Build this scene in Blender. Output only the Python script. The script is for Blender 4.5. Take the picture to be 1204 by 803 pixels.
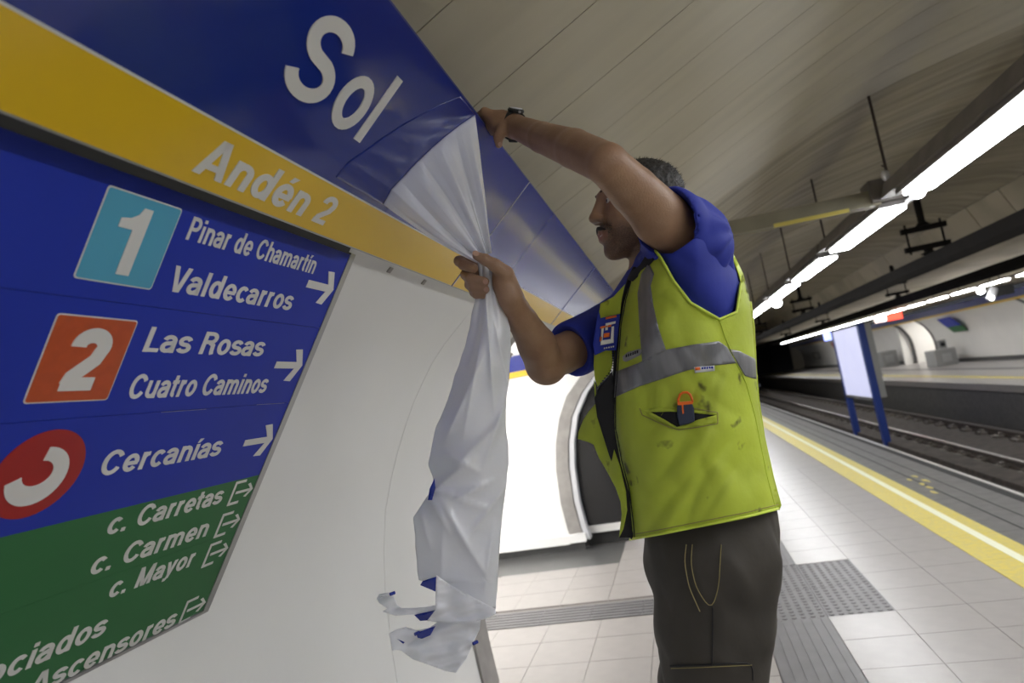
import bpy, bmesh, math, random
import numpy as np
from mathutils import Vector, Matrix, noise
from mathutils.geometry import delaunay_2d_cdt
random.seed(7); rng = np.random.default_rng(7)
for o in list(bpy.data.objects): bpy.data.objects.remove(o)
scene = bpy.context.scene
COL = scene.collection
# ------------------------------------------------------------------ camera, world, exposure
CAMZ = 1.5
FPX = 772.9706
R = np.array([[0.95361565, 0.24315553, -0.1774615], [-0.19432646, 0.04702489, -0.97980911], [-0.2299009, 0.96884676, 0.09209523]])
cd = bpy.data.cameras.new('camera'); cam = bpy.data.objects.new('camera', cd); COL.objects.link(cam)
cd.sensor_width = 36.0; cd.lens = FPX * 36.0 / 1204.0
M3 = Matrix(((R[0, 0], -R[1, 0], -R[2, 0]), (R[0, 1], -R[1, 1], -R[2, 1]), (R[0, 2], -R[1, 2], -R[2, 2])))
cam.matrix_world = Matrix.Translation((0, 0, CAMZ)) @ M3.to_4x4()
cd.dof.use_dof = True; cd.dof.focus_distance = 1.45; cd.dof.aperture_fstop = 3.6
cd.clip_start = 0.02; cd.clip_end = 200
scene.camera = cam
w = bpy.data.worlds.new('world'); scene.world = w; w.use_nodes = True
w.node_tree.nodes['Background'].inputs[0].default_value = (0.8, 0.85, 1, 1)
w.node_tree.nodes['Background'].inputs[1].default_value = 0.02
scene.view_settings.view_transform = 'Standard'; scene.view_settings.look = 'None'
scene.view_settings.exposure = 1.5; scene.view_settings.gamma = 1.0
LAMP = 11.0          # strength of the fluorescent diffusers
PLAMP = 9.0        # lamps inside the passage

def ray(u, v):
    return R.T @ np.array([u - 602.0, v - 401.5, FPX])
def at(u, v, Y):
    d = ray(u, v); p = d * Y / d[1]
    return Vector((p[0], p[1], p[2] + CAMZ))
def W3(x, y, z):            # z relative to the camera height
    return Vector((x, y, z + CAMZ))

# ------------------------------------------------------------------ materials
def mat(name, col, rough=0.5, metal=0.0, spec=0.5, emit=None, bump=0.0, bscale=50.0, var=0.0, vscale=3.0, col2=None, coat=0.0, stretch=None, dirt=None):
    m = bpy.data.materials.new(name); m.use_nodes = True
    nt = m.node_tree; b = nt.nodes['Principled BSDF']; L = nt.links
    b.inputs['Base Color'].default_value = (*col, 1); b.inputs['Roughness'].default_value = rough
    b.inputs['Metallic'].default_value = metal; b.inputs['Specular IOR Level'].default_value = spec
    b.inputs['Coat Weight'].default_value = coat; b.inputs['Coat Roughness'].default_value = 0.08
    if emit:
        b.inputs['Emission Color'].default_value = (*emit[0], 1); b.inputs['Emission Strength'].default_value = emit[1]
    tc = nt.nodes.new('ShaderNodeTexCoord'); src = tc.outputs['Object']
    if stretch:
        mp = nt.nodes.new('ShaderNodeMapping'); mp.inputs['Scale'].default_value = stretch; L.new(src, mp.inputs[0]); src = mp.outputs[0]
    if var > 0 or col2:
        n = nt.nodes.new('ShaderNodeTexNoise'); n.inputs['Scale'].default_value = vscale; n.inputs['Detail'].default_value = 6; L.new(src, n.inputs['Vector'])
        rp = nt.nodes.new('ShaderNodeValToRGB'); L.new(n.outputs['Fac'], rp.inputs[0])
        c2 = col2 or tuple(c * (1 - var) for c in col)
        rp.color_ramp.elements[0].color = (*c2, 1); rp.color_ramp.elements[1].color = (*col, 1)
        rp.color_ramp.elements[0].position = 0.35; rp.color_ramp.elements[1].position = 0.65
        out = rp.outputs[0]
        if dirt:        # (colour, scale, threshold): small dark stains
            n2 = nt.nodes.new('ShaderNodeTexNoise'); n2.inputs['Scale'].default_value = dirt[1]; n2.inputs['Detail'].default_value = 3; L.new(src, n2.inputs['Vector'])
            r2 = nt.nodes.new('ShaderNodeValToRGB'); L.new(n2.outputs['Fac'], r2.inputs[0])
            r2.color_ramp.elements[0].position = dirt[2]; r2.color_ramp.elements[1].position = dirt[2] + 0.07
            mx = nt.nodes.new('ShaderNodeMix'); mx.data_type = 'RGBA'
            L.new(r2.outputs[0], mx.inputs[0]); L.new(out, mx.inputs[6]); mx.inputs[7].default_value = (*dirt[0], 1); out = mx.outputs[2]
        L.new(out, b.inputs['Base Color'])
    if bump > 0:
        n = nt.nodes.new('ShaderNodeTexNoise'); n.inputs['Scale'].default_value = bscale; n.inputs['Detail'].default_value = 4; L.new(src, n.inputs['Vector'])
        bp = nt.nodes.new('ShaderNodeBump'); bp.inputs['Strength'].default_value = bump; bp.inputs['Distance'].default_value = 0.01
        L.new(n.outputs['Fac'], bp.inputs['Height']); L.new(bp.outputs[0], b.inputs['Normal'])
    return m
MT = {}
def M(k): return MT[k]
MT['wall'] = mat('white_vitrified_panel', (0.83, 0.83, 0.82), 0.22, var=0.03, vscale=2)
MT['wall_far'] = mat('far_white_panel', (0.80, 0.78, 0.74), 0.3, var=0.05, vscale=1)
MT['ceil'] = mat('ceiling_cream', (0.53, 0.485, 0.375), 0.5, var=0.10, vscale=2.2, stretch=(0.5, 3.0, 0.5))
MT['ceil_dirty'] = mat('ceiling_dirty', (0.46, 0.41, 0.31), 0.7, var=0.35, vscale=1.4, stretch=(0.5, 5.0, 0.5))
MT['ceil_far'] = mat('ceiling_far', (0.50, 0.44, 0.33), 0.8, var=0.3, vscale=0.8)
MT['tile'] = mat('floor_tile_beige', (0.33, 0.31, 0.295), 0.30, var=0.07, vscale=4, bump=0.03, bscale=60)
MT['grout'] = mat('floor_grout', (0.25, 0.235, 0.22), 0.8)
MT['tactile'] = mat('tactile_grey', (0.15, 0.145, 0.15), 0.45, var=0.15, vscale=8)
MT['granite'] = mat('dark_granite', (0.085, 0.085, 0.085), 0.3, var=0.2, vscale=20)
MT['edge'] = mat('platform_edge_grey', (0.13, 0.125, 0.12), 0.5, var=0.25, vscale=9)
MT['yellow_floor'] = mat('yellow_paving', (0.62, 0.50, 0.08), 0.45, var=0.2, vscale=25, col2=(0.52, 0.44, 0.14))
MT['lumin'] = mat('white_line_paint', (0.75, 0.76, 0.60), 0.4)
MT['nosing'] = mat('steel_nosing', (0.62, 0.60, 0.58), 0.35, metal=0.5)
MT['blue'] = mat('band_blue_enamel', (0.012, 0.030, 0.24), 0.16, coat=0.3, bump=0.02, bscale=4)
MT['blue_old'] = mat('band_blue_uncovered', (0.030, 0.045, 0.30), 0.14, coat=0.3, bump=0.02, bscale=4)
MT['yellow'] = mat('band_yellow_enamel', (0.78, 0.50, 0.012), 0.28, coat=0.2)
MT['signblue'] = mat('directory_blue', (0.016, 0.038, 0.40), 0.45, spec=0.25, var=0.06, vscale=5)
MT['signgreen'] = mat('directory_green', (0.035, 0.16, 0.055), 0.45, spec=0.25, var=0.06, vscale=5)
MT['cyan'] = mat('line_one_cyan', (0.085, 0.37, 0.55), 0.35)
MT['red'] = mat('line_two_red', (0.53, 0.085, 0.02), 0.35, var=0.1, vscale=60, dirt=((0.25, 0.05, 0.02), 45, 0.72))
MT['darkred'] = mat('commuter_rail_red', (0.36, 0.015, 0.012), 0.35)
MT['white'] = mat('lettering_white', (0.70, 0.69, 0.67), 0.4)
MT['alu'] = mat('aluminium', (0.42, 0.42, 0.42), 0.35, metal=0.7)
MT['steel'] = mat('brushed_steel', (0.36, 0.345, 0.33), 0.42, metal=0.4, var=0.2, vscale=10)
MT['lightsteel'] = mat('pale_steel', (0.62, 0.63, 0.66), 0.35, metal=0.3)
MT['black'] = mat('black_glossy', (0.012, 0.012, 0.013), 0.25)
MT['dark'] = mat('dark_matte', (0.02, 0.02, 0.02), 0.8)
MT['film_white'] = mat('plastic_film_white', (0.88, 0.89, 0.95), 0.14, coat=0.7, bump=0.12, bscale=16)
MT['film_blue'] = mat('plastic_film_blue', (0.012, 0.03, 0.30), 0.25, coat=0.3)
MT['skin'] = mat('skin', (0.37, 0.225, 0.14), 0.50, var=0.16, vscale=14, bump=0.12, bscale=240, col2=(0.30, 0.165, 0.095))
MT['hair'] = mat('dark_grey_hair', (0.055, 0.050, 0.045), 0.6, var=0.9, vscale=160, col2=(0.012, 0.010, 0.009))
MT['brow'] = mat('dark_hair', (0.015, 0.010, 0.008), 0.7)
MT['lip'] = mat('lips', (0.30, 0.11, 0.08), 0.45)
MT['tooth'] = mat('teeth', (0.75, 0.72, 0.65), 0.3)
MT['nail'] = mat('finger_nail', (0.50, 0.30, 0.22), 0.3)
MT['eye'] = mat('eye_white', (0.7, 0.68, 0.65), 0.15)
MT['iris'] = mat('iris', (0.02, 0.012, 0.008), 0.1)
MT['shirt'] = mat('royal_blue_tshirt', (0.018, 0.035, 0.36), 0.75, var=0.2, vscale=9, bump=0.15, bscale=18)
MT['shirt_shaded'] = mat('tshirt_blue_shaded', (0.008, 0.012, 0.075), 0.8, bump=0.1, bscale=20)  # t-shirt blue darkened to stand for shade on the sleeve; not assigned
MT['vest'] = mat('hi_vis_yellow', (0.50, 0.60, 0.05), 0.65, var=0.16, vscale=9, bump=0.25, bscale=22, dirt=((0.12, 0.13, 0.02), 19, 0.635))
MT['vest_piping'] = mat('hi_vis_piping', (0.62, 0.75, 0.08), 0.6)
MT['reflect'] = mat('reflective_grey', (0.23, 0.23, 0.245), 0.38, metal=0.25, var=0.25, vscale=24, stretch=(2, 2, 0.3), bump=0.1, bscale=30)
MT['lining'] = mat('black_lining', (0.006, 0.006, 0.009), 0.7)
MT['trouser'] = mat('grey_work_trousers', (0.052, 0.045, 0.037), 0.75, var=0.22, vscale=7, bump=0.3, bscale=13)
MT['stitch'] = mat('tan_stitching', (0.30, 0.25, 0.10), 0.7)
MT['boot'] = mat('black_boot', (0.02, 0.018, 0.016), 0.5)
MT['rubber'] = mat('black_rubber', (0.012, 0.013, 0.012), 0.5)
MT['orange'] = mat('orange_plastic', (0.85, 0.16, 0.015), 0.35)
MT['toolblue'] = mat('dark_blue_plastic', (0.025, 0.035, 0.07), 0.35)
MT['lamp'] = mat('lamp_diffuser', (0.9, 0.9, 0.9), 0.5, emit=((0.97, 0.985, 1.0), LAMP))
MT['plamp'] = mat('passage_lamp_diffuser', (0.9, 0.9, 0.9), 0.5, emit=((1.0, 0.97, 0.93), PLAMP))
MT['globe'] = mat('globe_lamp', (0.9, 0.9, 0.9), 0.5, emit=((1, 1, 1), 9.0))
MT['housing'] = mat('lamp_housing_grey', (0.16, 0.145, 0.135), 0.5, var=0.3, vscale=5)
MT['beam'] = mat('beam_painted_beige', (0.22, 0.20, 0.14), 0.6, var=0.2, vscale=4)
MT['beam_yellow'] = mat('beam_yellow_mark', (0.55, 0.45, 0.10), 0.6)
MT['rod'] = mat('rusty_rod', (0.06, 0.045, 0.035), 0.7)
MT['cable'] = mat('conductor_dark', (0.010, 0.008, 0.007), 0.8, spec=0.15, var=0.3, vscale=5)
MT['ballast'] = mat('track_bed_concrete', (0.075, 0.06, 0.05), 0.9, var=0.5, vscale=6, bump=0.4, bscale=20)
MT['railside'] = mat('rusty_rail', (0.055, 0.04, 0.033), 0.7)
MT['railtop'] = mat('polished_rail_head', (0.34, 0.31, 0.29), 0.3, metal=0.7)
MT['sleeper'] = mat('sleeper_block', (0.16, 0.14, 0.12), 0.8, var=0.3, vscale=10)
MT['poster'] = mat('poster_pale_lilac_glow', (0.60, 0.60, 0.80), 0.4, emit=((0.6, 0.62, 0.85), 0.25), var=0.08, vscale=1.2)  # faint glow put into the poster material; no lamp behind it
MT['postblue'] = mat('post_blue_paint', (0.015, 0.045, 0.25), 0.4)
MT['farband'] = mat('far_band_blue', (0.045, 0.06, 0.20), 0.4)
MT['screen'] = mat('lit_screen', (0.2, 0.25, 0.6), 0.3, emit=((0.30, 0.36, 1.0), 0.9))
MT['exitred'] = mat('backlit_red', (0.7, 0.05, 0.03), 0.4, emit=((1.0, 0.10, 0.06), 0.8))
MT['exitpink'] = mat('backlit_pink', (0.8, 0.6, 0.55), 0.4, emit=((1.0, 0.75, 0.72), 0.5))
MT['machine'] = mat('grey_machine', (0.30, 0.30, 0.29), 0.5)

# ------------------------------------------------------------------ object helpers
def link(name, me, m=None, parent=None, smooth=False, mats=None):
    o = bpy.data.objects.new(name, me); COL.objects.link(o)
    if m: me.materials.append(m)
    for x in (mats or []): me.materials.append(x)
    if parent: o.parent = parent
    if smooth:
        me.polygons.foreach_set('use_smooth', [True] * len(me.polygons))
    return o
def pyd(name, vs, fs, m=None, parent=None, smooth=False, mats=None, idx=None):
    me = bpy.data.meshes.new(name); me.from_pydata([tuple(v) for v in vs], [], [tuple(f) for f in fs])
    if idx is not None:
        me.update(); 
    o = link(name, me, m, parent, smooth, mats)
    if idx is not None: me.polygons.foreach_set('material_index', idx)
    me.update(); return o
def fixn(o):
    bm = bmesh.new(); bm.from_mesh(o.data); bmesh.ops.recalc_face_normals(bm, faces=bm.faces); bm.to_mesh(o.data); bm.free(); return o
def tag(o, label, cat, group=None):
    o['label'] = label; o['category'] = cat
    if group: o['group'] = group
    return o
def thing(name, label, cat, loc=(0, 0, 0), group=None):
    o = bpy.data.objects.new(name, None); COL.objects.link(o); o.location = loc; o.empty_display_size = 0.05
    return tag(o, label, cat, group)
def keep(o, parent):           # parent, geometry given in world coordinates
    o.parent = parent; o.matrix_parent_inverse = Matrix.Translation(parent.location).inverted(); return o
def struct(o): o['kind'] = 'structure'; return o
class B:
    def __init__(s): s.v = []; s.f = []
    def box(s, a, b):
        n = len(s.v); x0, y0, z0 = a; x1, y1, z1 = b
        s.v += [(x0, y0, z0), (x1, y0, z0), (x1, y1, z0), (x0, y1, z0), (x0, y0, z1), (x1, y0, z1), (x1, y1, z1), (x0, y1, z1)]
        s.f += [(n, n + 3, n + 2, n + 1), (n + 4, n + 5, n + 6, n + 7), (n, n + 1, n + 5, n + 4), (n + 1, n + 2, n + 6, n + 5), (n + 2, n + 3, n + 7, n + 6), (n + 3, n, n + 4, n + 7)]
        return s
    def obox(s, o, ax, ay, az):   # origin corner and 3 edge vectors
        n = len(s.v); o = Vector(o)
        for k in (Vector((0, 0, 0)), ax, ax + ay, ay): s.v.append(o + k)
        for k in (Vector((0, 0, 0)), ax, ax + ay, ay): s.v.append(o + k + az)
        s.f += [(n, n + 3, n + 2, n + 1), (n + 4, n + 5, n + 6, n + 7), (n, n + 1, n + 5, n + 4), (n + 1, n + 2, n + 6, n + 5), (n + 2, n + 3, n + 7, n + 6), (n + 3, n, n + 4, n + 7)]
        return s
    def tube(s, pts, r, seg=10, caps=True):
        pts = [Vector(p) for p in pts]; rs = r if isinstance(r, (list, tuple)) else [r] * len(pts)
        n0 = len(s.v); up = Vector((0.13, 0.2, 1)).normalized(); prev = None
        for i, p in enumerate(pts):
            t = (pts[min(i + 1, len(pts) - 1)] - pts[max(i - 1, 0)]).normalized()
            a = (prev - t * prev.dot(t)) if prev else t.cross(up)
            if a.length < 1e-4: a = t.cross(Vector((1, 0, 0)))
            a.normalize(); prev = a; b = t.cross(a)
            for k in range(seg):
                q = 2 * math.pi * k / seg; s.v.append(p + (a * math.cos(q) + b * math.sin(q)) * rs[i])
        for i in range(len(pts) - 1):
            for k in range(seg):
                k2 = (k + 1) % seg; A = n0 + i * seg
                s.f.append((A + k, A + k2, A + seg + k2, A + seg + k))
        if caps:
            s.f.append(tuple(n0 + k for k in range(seg))[::-1]); s.f.append(tuple(n0 + (len(pts) - 1) * seg + k for k in range(seg)))
        return s
    def prism(s, poly, d):       # poly: list of 3d points, extruded by d
        n = len(s.v); k = len(poly); s.v += [Vector(p) for p in poly] + [Vector(p) + d for p in poly]
        s.f.append(tuple(range(n, n + k))[::-1]); s.f.append(tuple(range(n + k, n + 2 * k)))
        for i in range(k): j = (i + 1) % k; s.f.append((n + i, n + j, n + k + j, n + k + i))
        return s
    def ball(s, c, r, nu=16, nv=10, sc=(1, 1, 1)):
        n = len(s.v)
        for i in range(nv + 1):
            th = math.pi * i / nv
            for j in range(nu):
                ph = 2 * math.pi * j / nu
                s.v.append(Vector(c) + Vector((r * sc[0] * math.sin(th) * math.cos(ph), r * sc[1] * math.sin(th) * math.sin(ph), r * sc[2] * math.cos(th))))
        for i in range(nv):
            for j in range(nu): j2 = (j + 1) % nu; s.f.append((n + i * nu + j, n + (i + 1) * nu + j, n + (i + 1) * nu + j2, n + i * nu + j2))
        return s
    def make(s, name, m, parent=None, smooth=False, world=True):
        o = pyd(name, s.v, s.f, m, None, smooth); fixn(o)
        if smooth: o.data.polygons.foreach_set('use_smooth', [True] * len(o.data.polygons))
        if parent: keep(o, parent)
        return o
def bevel(o, wd=0.002, seg=2):
    md = o.modifiers.new('bevel', 'BEVEL'); md.width = wd; md.segments = seg; md.limit_method = 'ANGLE'; return o

# ------------------------------------------------------------------ profiles (x, z relative to camera)
WALLP = [(-0.56, 0.445), (-0.62, 0.405), (-0.72, 0.325), (-0.80, 0.26), (-0.86, 0.20), (-0.91, 0.136), (-0.96, 0.066), (-1.005, -0.009), (-1.053, -0.10), (-1.095, -0.19), (-1.143, -0.315), (-1.175, -0.465), (-1.194, -0.605), (-1.203, -0.80), (-1.203, -1.0), (-1.195, -1.2), (-1.18, -1.38)]
CEILP = [(-0.80, 0.645), (-0.39, 0.85), (0, 1.04), (0.45, 1.26), (0.8, 1.425), (1.18, 1.60), (1.5, 1.735), (1.8, 1.84), (2.1, 1.92), (2.4, 1.98), (2.96, 2.09), (3.8, 2.17), (4.7, 2.19), (5.3, 2.12), (5.6, 2.02)]
CEILQ = [(5.6, 2.02), (5.75, 1.65), (5.98, 1.24)]
CEILS = [(5.98, 1.24), (7.5, 1.10), (8.6, 0.98), (9.6, 0.86), (10.1, 0.80)]
def offp(prof, d):         # offset a profile sideways
    out = []
    for i, p in enumerate(prof):
        a = prof[max(i - 1, 0)]; b = prof[min(i + 1, len(prof) - 1)]
        tx, tz = b[0] - a[0], b[1] - a[1]; l = math.hypot(tx, tz); out.append((p[0] - tz / l * d, p[1] + tx / l * d))
    return out
def sheet(name, prof, y0, y1, th, m, parent=None, smooth=True):
    q = offp(prof, th); n = len(prof); vs = []; fs = []
    for y in (y0, y1):
        vs += [W3(x, y, z) for x, z in prof]; vs += [W3(x, y, z) for x, z in q]
    S = 2 * n
    for i in range(n - 1):
        fs += [(i, i + 1, S + i + 1, S + i), (n + i, S + n + i, S + n + i + 1, n + i + 1), (i, n + i, n + i + 1, i + 1), (S + i, S + i + 1, S + n + i + 1, S + n + i)]
    fs += [(0, S, S + n, n), (n - 1, 2 * n - 1, S + 2 * n - 1, S + n - 1)]
    o = pyd(name, vs, fs, m); fixn(o)
    if smooth:
        for p in o.data.polygons: p.use_smooth = abs(p.normal.y) < 0.5
        try:
            o.data.set_sharp_from_angle(angle=0.6)
        except Exception: pass
    if parent: keep(o, parent)
    return o
FLOOR = -1.5
# ------------------------------------------------------------------ FLOOR of the near platform
floor = struct(B().box((-6, -14, -0.35), (1.585, 60, -0.012)).make('floor', M('grout')))
def fpiece(name, x0, x1, y0, y1, z0, z1, m, g=0.0015):
    return keep(B().box((x0 + g, y0 + g, z0), (x1 - g, y1 - g, z1)).make(name, m), floor)
tile_me = None
XG = [-1.14, -0.785, -0.43, -0.165, 0.19]
XR = [0.547, 0.90, 1.255, 1.594]
YG = [y for y in np.arange(2.39, 9.4, 0.345)]
cnt = 0
def tile(x0, x1, y0, y1):
    global tile_me, cnt
    if tile_me is None:
        o = B().box((0, 0, -0.012), (1, 1, 0)).make('tile', M('tile')); tile_me = o.data
    else:
        o = bpy.data.objects.new('tile', tile_me); COL.objects.link(o)
    o.location = (x0 + .0015, y0 + .0015, 0); o.scale = (x1 - x0 - .003, y1 - y0 - .003, 1); o.parent = floor; cnt += 1
for j in range(len(YG) - 1):
    y0, y1 = YG[j], YG[j + 1]
    instrip = 4.40 < (y0 + y1) / 2 < 4.76
    dark_row = y0 > 5.7 and y1 < 6.6
    xs = [-1.85, -1.495] + XG
    for i in range(len(xs) - 1):
        a, b_ = y0, y1
        if instrip: continue
        if dark_row and xs[i + 1] < -0.7: continue
        if y0 > 6.55 and xs[i] < -1.2: continue
        tile(xs[i], xs[i + 1], a, b_)
    for i in range(len(XR) - 1):
        if i == 0 and 4.1 < (y0 + y1) / 2 < 5.15: continue
        tile(XR[i], XR[i + 1], y0, y1)
# nearer and farther floor, too foreshortened or out of the frame to tell tiles apart
y_end = YG[-1]
fpiece('paving_slab', -1.4, 0.19, -14, 2.39, -0.012, 0, M('tile')); fpiece('paving_slab', 0.547, 1.594, -14, 2.39, -0.012, 0, M('tile'))
fpiece('paving_slab', -1.2, 0.19, y_end, 60, -0.012, 0, M('tile')); fpiece('paving_slab', 0.547, 1.594, y_end, 60, -0.012, 0, M('tile'))
fpiece('paving_slab', -6, -1.85, 3.3, 5.76, -0.012, 0, M('tile'))
fpiece('dark_floor_border', -6, -0.785, 5.765, 6.49, -0.012, 0.0005, M('granite'))  # darker floor strip in front of the passage side wall
# ribbed guide strip along the platform
def ribs_y(x0, x1, y0, y1, parent, n=7):
    b = B(); b.box((x0 + .002, y0, -0.012), (x1 - .002, y1, 0.0))
    w_ = (x1 - x0) / n
    for i in range(n): b.box((x0 + w_ * (i + .14), y0 + .004, 0.0), (x0 + w_ * (i + .86), y1 - .004, 0.004))
    return b
for k, (y0, y1) in enumerate([(-14, 2.39), (2.39, 3.25), (3.25, 4.105), (5.14, 6.0), (6.0, 6.86), (6.86, 60)]):
    keep(ribs_y(0.19, 0.547, y0, y1, floor).make('ribbed_guide_tile', M('tactile')), floor)
for k in range(8):
    x1 = 0.19 - k * 0.355; x0 = x1 - 0.355
    b = B(); b.box((x0 + .0015, 4.421, -0.012), (x1 - .0015, 4.744, 0.0))
    for i in range(6):
        yy = 4.421 + 0.323 / 6 * i; b.box((x0 + .002, yy + .008, 0), (x1 - .002, yy + .046, 0.004))
    keep(b.make('ribbed_guide_tile', M('tactile')), floor)
for (x0, x1) in ((0.19, 0.547), (0.547, 0.902)):
    for (y0, y1) in ((4.105, 4.62), (4.62, 5.14)):
        b = B(); b.box((x0 + .0015, y0 + .0015, -0.012), (x1 - .0015, y1 - .0015, 0.0))
        for i in range(7):
            for j in range(10):
                cx = x0 + (i + .5) * (x1 - x0) / 7; cy = y0 + (j + .5) * (y1 - y0) / 10; n = len(b.v)
                for r_, z_ in ((.016, 0), (.010, .005)):
                    for q in range(6): b.v.append((cx + r_ * math.cos(q * math.pi / 3), cy + r_ * math.sin(q * math.pi / 3), z_))
                for q in range(6): q2 = (q + 1) % 6; b.f.append((n + q, n + q2, n + 6 + q2, n + 6 + q))
                b.f.append(tuple(n + 6 + q for q in range(6)))
        keep(b.make('blister_tile', M('tactile')), floor)
# filler beside the cross strip row (rows are 0.345, the strip is 0.323)
for xa, xb in [(-1.85, -1.495), (-1.495, -1.14), (-1.14, -0.785), (-0.785, -0.43), (-0.43, -0.165), (-0.165, 0.19)]:
    pass
# platform edge: yellow paving, luminous line, granite and nosing, joints every 0.6 m
for k in range(-4, 40):
    y0 = k * 0.6; y1 = y0 + 0.6
    if y1 < 2.2: continue
    fpiece('yellow_edge_slab', 1.594, 1.935, y0, y1, -0.02, 0.002, M('yellow_floor'), 0.001)
    fpiece('granite_edge_slab', 1.935, 2.46, y0, y1, -0.3, -0.001, M('edge'), 0.001)
fpiece('yellow_edge_slab', 1.594, 1.935, -14, 1.8, -0.02, 0.002, M('yellow_floor')); fpiece('granite_edge_slab', 1.935, 2.46, -14, 1.8, -0.3, -0.001, M('edge'))
fpiece('yellow_edge_slab', 1.594, 1.935, 24, 60, -0.02, 0.002, M('yellow_floor')); fpiece('granite_edge_slab', 1.935, 2.46, 24, 60, -0.3, -0.001, M('edge'))
fpiece('luminous_line', 1.775, 1.835, -14, 60, 0.002, 0.0035, M('lumin'))
fpiece('edge_groove', 2.10, 2.115, -14, 60, -0.001, 0.0005, M('dark')); fpiece('edge_groove', 2.25, 2.262, -14, 60, -0.001, 0.0005, M('dark'))
fpiece('edge_groove', 2.44, 2.52, -14, 60, -0.2, 0.0005, M('dark'))
fpiece('nosing', 2.52, 2.56, -14, 60, -0.04, 0.004, M('nosing'))
for u, v in [(1075, 560), (1084, 569), (1093, 573), (1070, 564), (1089, 565), (1098, 579)]:
    d = ray(u, v); p = d * (-1.5 / d[2]); rr = rng.uniform(.02, .045)
    pts = [(p[0] + rr * math.cos(a) * rng.uniform(.5, 1.3) * .6, p[1] + 2.5 * rr * math.sin(a) * rng.uniform(.5, 1.2), 0.0) for a in np.linspace(0, 2 * math.pi, 9)[:-1]]
    keep(B().prism(pts, Vector((0, 0, 0.0015))).make('paint_splash', M('yellow_floor')), floor)
# platform front wall and track pit
struct(B().box((2.40, -14, -1.05), (2.50, 60, -0.2)).make('wall_near_platform_front', M('dark')))
pit = struct(B().box((2.3, -14, -1.2), (7.0, 75, -1.02)).make('floor_track_bed', M('ballast')))
keep(B().box((4.35, -14, -1.02), (4.75, 60, -0.93)).make('drain_kerb', M('ballast')), pit)

# ------------------------------------------------------------------ near wall: curved white panels
def bwall(name, y0, y1, panels):
    base = struct(sheet(name, offp(WALLP, -0.02), y0, y1, -0.10, M('grout')))
    for a, b_ in panels:
        keep(sheet('wall_panel', WALLP, a + .0015, b_ - .0015, -0.018, M('wall')), base)
    return base
# note: offset sign puts the backing behind the panels
wl = bwall('wall_left', -14, 3.31, [(-14, -5), (-5, -2.4), (-2.4, -0.84), (-0.84, 0.73), (0.73, 2.30), (2.30, 3.11)])
sheet_ = sheet('steel_end_frame', offp(WALLP, 0.012)[3:], 3.11, 3.315, -0.14, M('steel'), wl)
keep(B().box((-1.26, -14, 0), (-1.19, 3.3, 0.12)).make('plinth', M('steel')), wl)
# narrow steel foot at the bottom of the end frame
wl2 = bwall('wall_left_far', 6.44, 60, [(6.5 + 1.6 * i, 8.1 + 1.6 * i) for i in range(22)])
keep(B().box((-1.26, 6.5, 0), (-1.17, 60, 0.12)).make('plinth', M('steel')), wl2)
# passage opening on the left
FR = [(-0.66, 0.24), (-0.781, 0.112), (-0.925, -0.028), (-1.057, -0.23), (-1.136, -0.467), (-1.178, -0.708), (-1.193, -1.034), (-1.173, -1.281), (-1.15, -1.40)]
FRi = [(x - 0.125 - 0.02 * (i < 3), z) for i, (x, z) in enumerate(FR)]
pw = struct(B().prism([W3(-6, 6.36, -1.42)] + [W3(x, 6.36, z) for x, z in FRi[::-1]] + [W3(-0.8, 6.36, 0.245), W3(-0.8, 6.36, 0.80), W3(-6, 6.36, 0.80)], Vector((0, 0.10, 0))).make('wall_passage', M('wall')))
def strip2(name, A_, B_, y0, y1, m, par):
    n = len(A_); vs = []; fs = []
    for y in (y0, y1):
        vs += [W3(x, y, z) for x, z in A_] + [W3(x, y, z) for x, z in B_]
    S = 2 * n
    for i in range(n - 1):
        fs += [(i, i + 1, n + i + 1, n + i), (S + i, S + n + i, S + n + i + 1, S + i + 1), (i, S + i, S + i + 1, i + 1), (n + i, n + i + 1, S + n + i + 1, S + n + i)]
    fs += [(0, n, S + n, S), (n - 1, S + n - 1, S + 2 * n - 1, 2 * n - 1)]
    o = pyd(name, vs, fs, m); fixn(o); keep(o, par); return o
strip2('steel_corner_frame', FRi, FR, 6.35, 6.46, M('steel'), pw)
strip2('shadow_gap', FR, [(x + .012, z) for x, z in FR], 6.38, 6.46, M('dark'), pw)
strip2('pale_corner_rim', [(x + .012, z) for x, z in FR], [(x + .06, z + .0) for x, z in FR], 6.345, 6.46, M('lightsteel'), pw)
keep(B().box((-6, 6.335, 0.075), (-1.30, 6.36, 0.16)).make('baseboard', M('wall')), pw)
keep(B().box((-1.30, 6.325, 0.085), (-1.13, 6.35, 0.165)).make('baseboard', M('wall')), pw)
keep(B().box((-6, 6.38, 0.0), (-1.16, 6.46, 0.08)).make('plinth', M('granite')), pw)
keep(B().box((-6, 6.345, 1.742), (-0.70, 6.36, 1.80)).make('yellow_band', M('yellow')), pw)
keep(B().box((-6, 6.343, 1.80), (-0.62, 6.36, 1.96)).make('blue_band', M('blue_old')), pw)
struct(B().box((-6.1, 3.3, 0), (-6.0, 6.46, 2.34)).make('wall_passage_end', M('wall')))
struct(B().box((-6, 3.2, 0), (-1.32, 3.28, 2.34)).make('wall_passage_near', M('wall')))
pc = struct(B().box((-6, 3.3, 2.28), (-0.84, 6.46, 2.34)).make('ceiling_passage', M('wall')))
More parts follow.
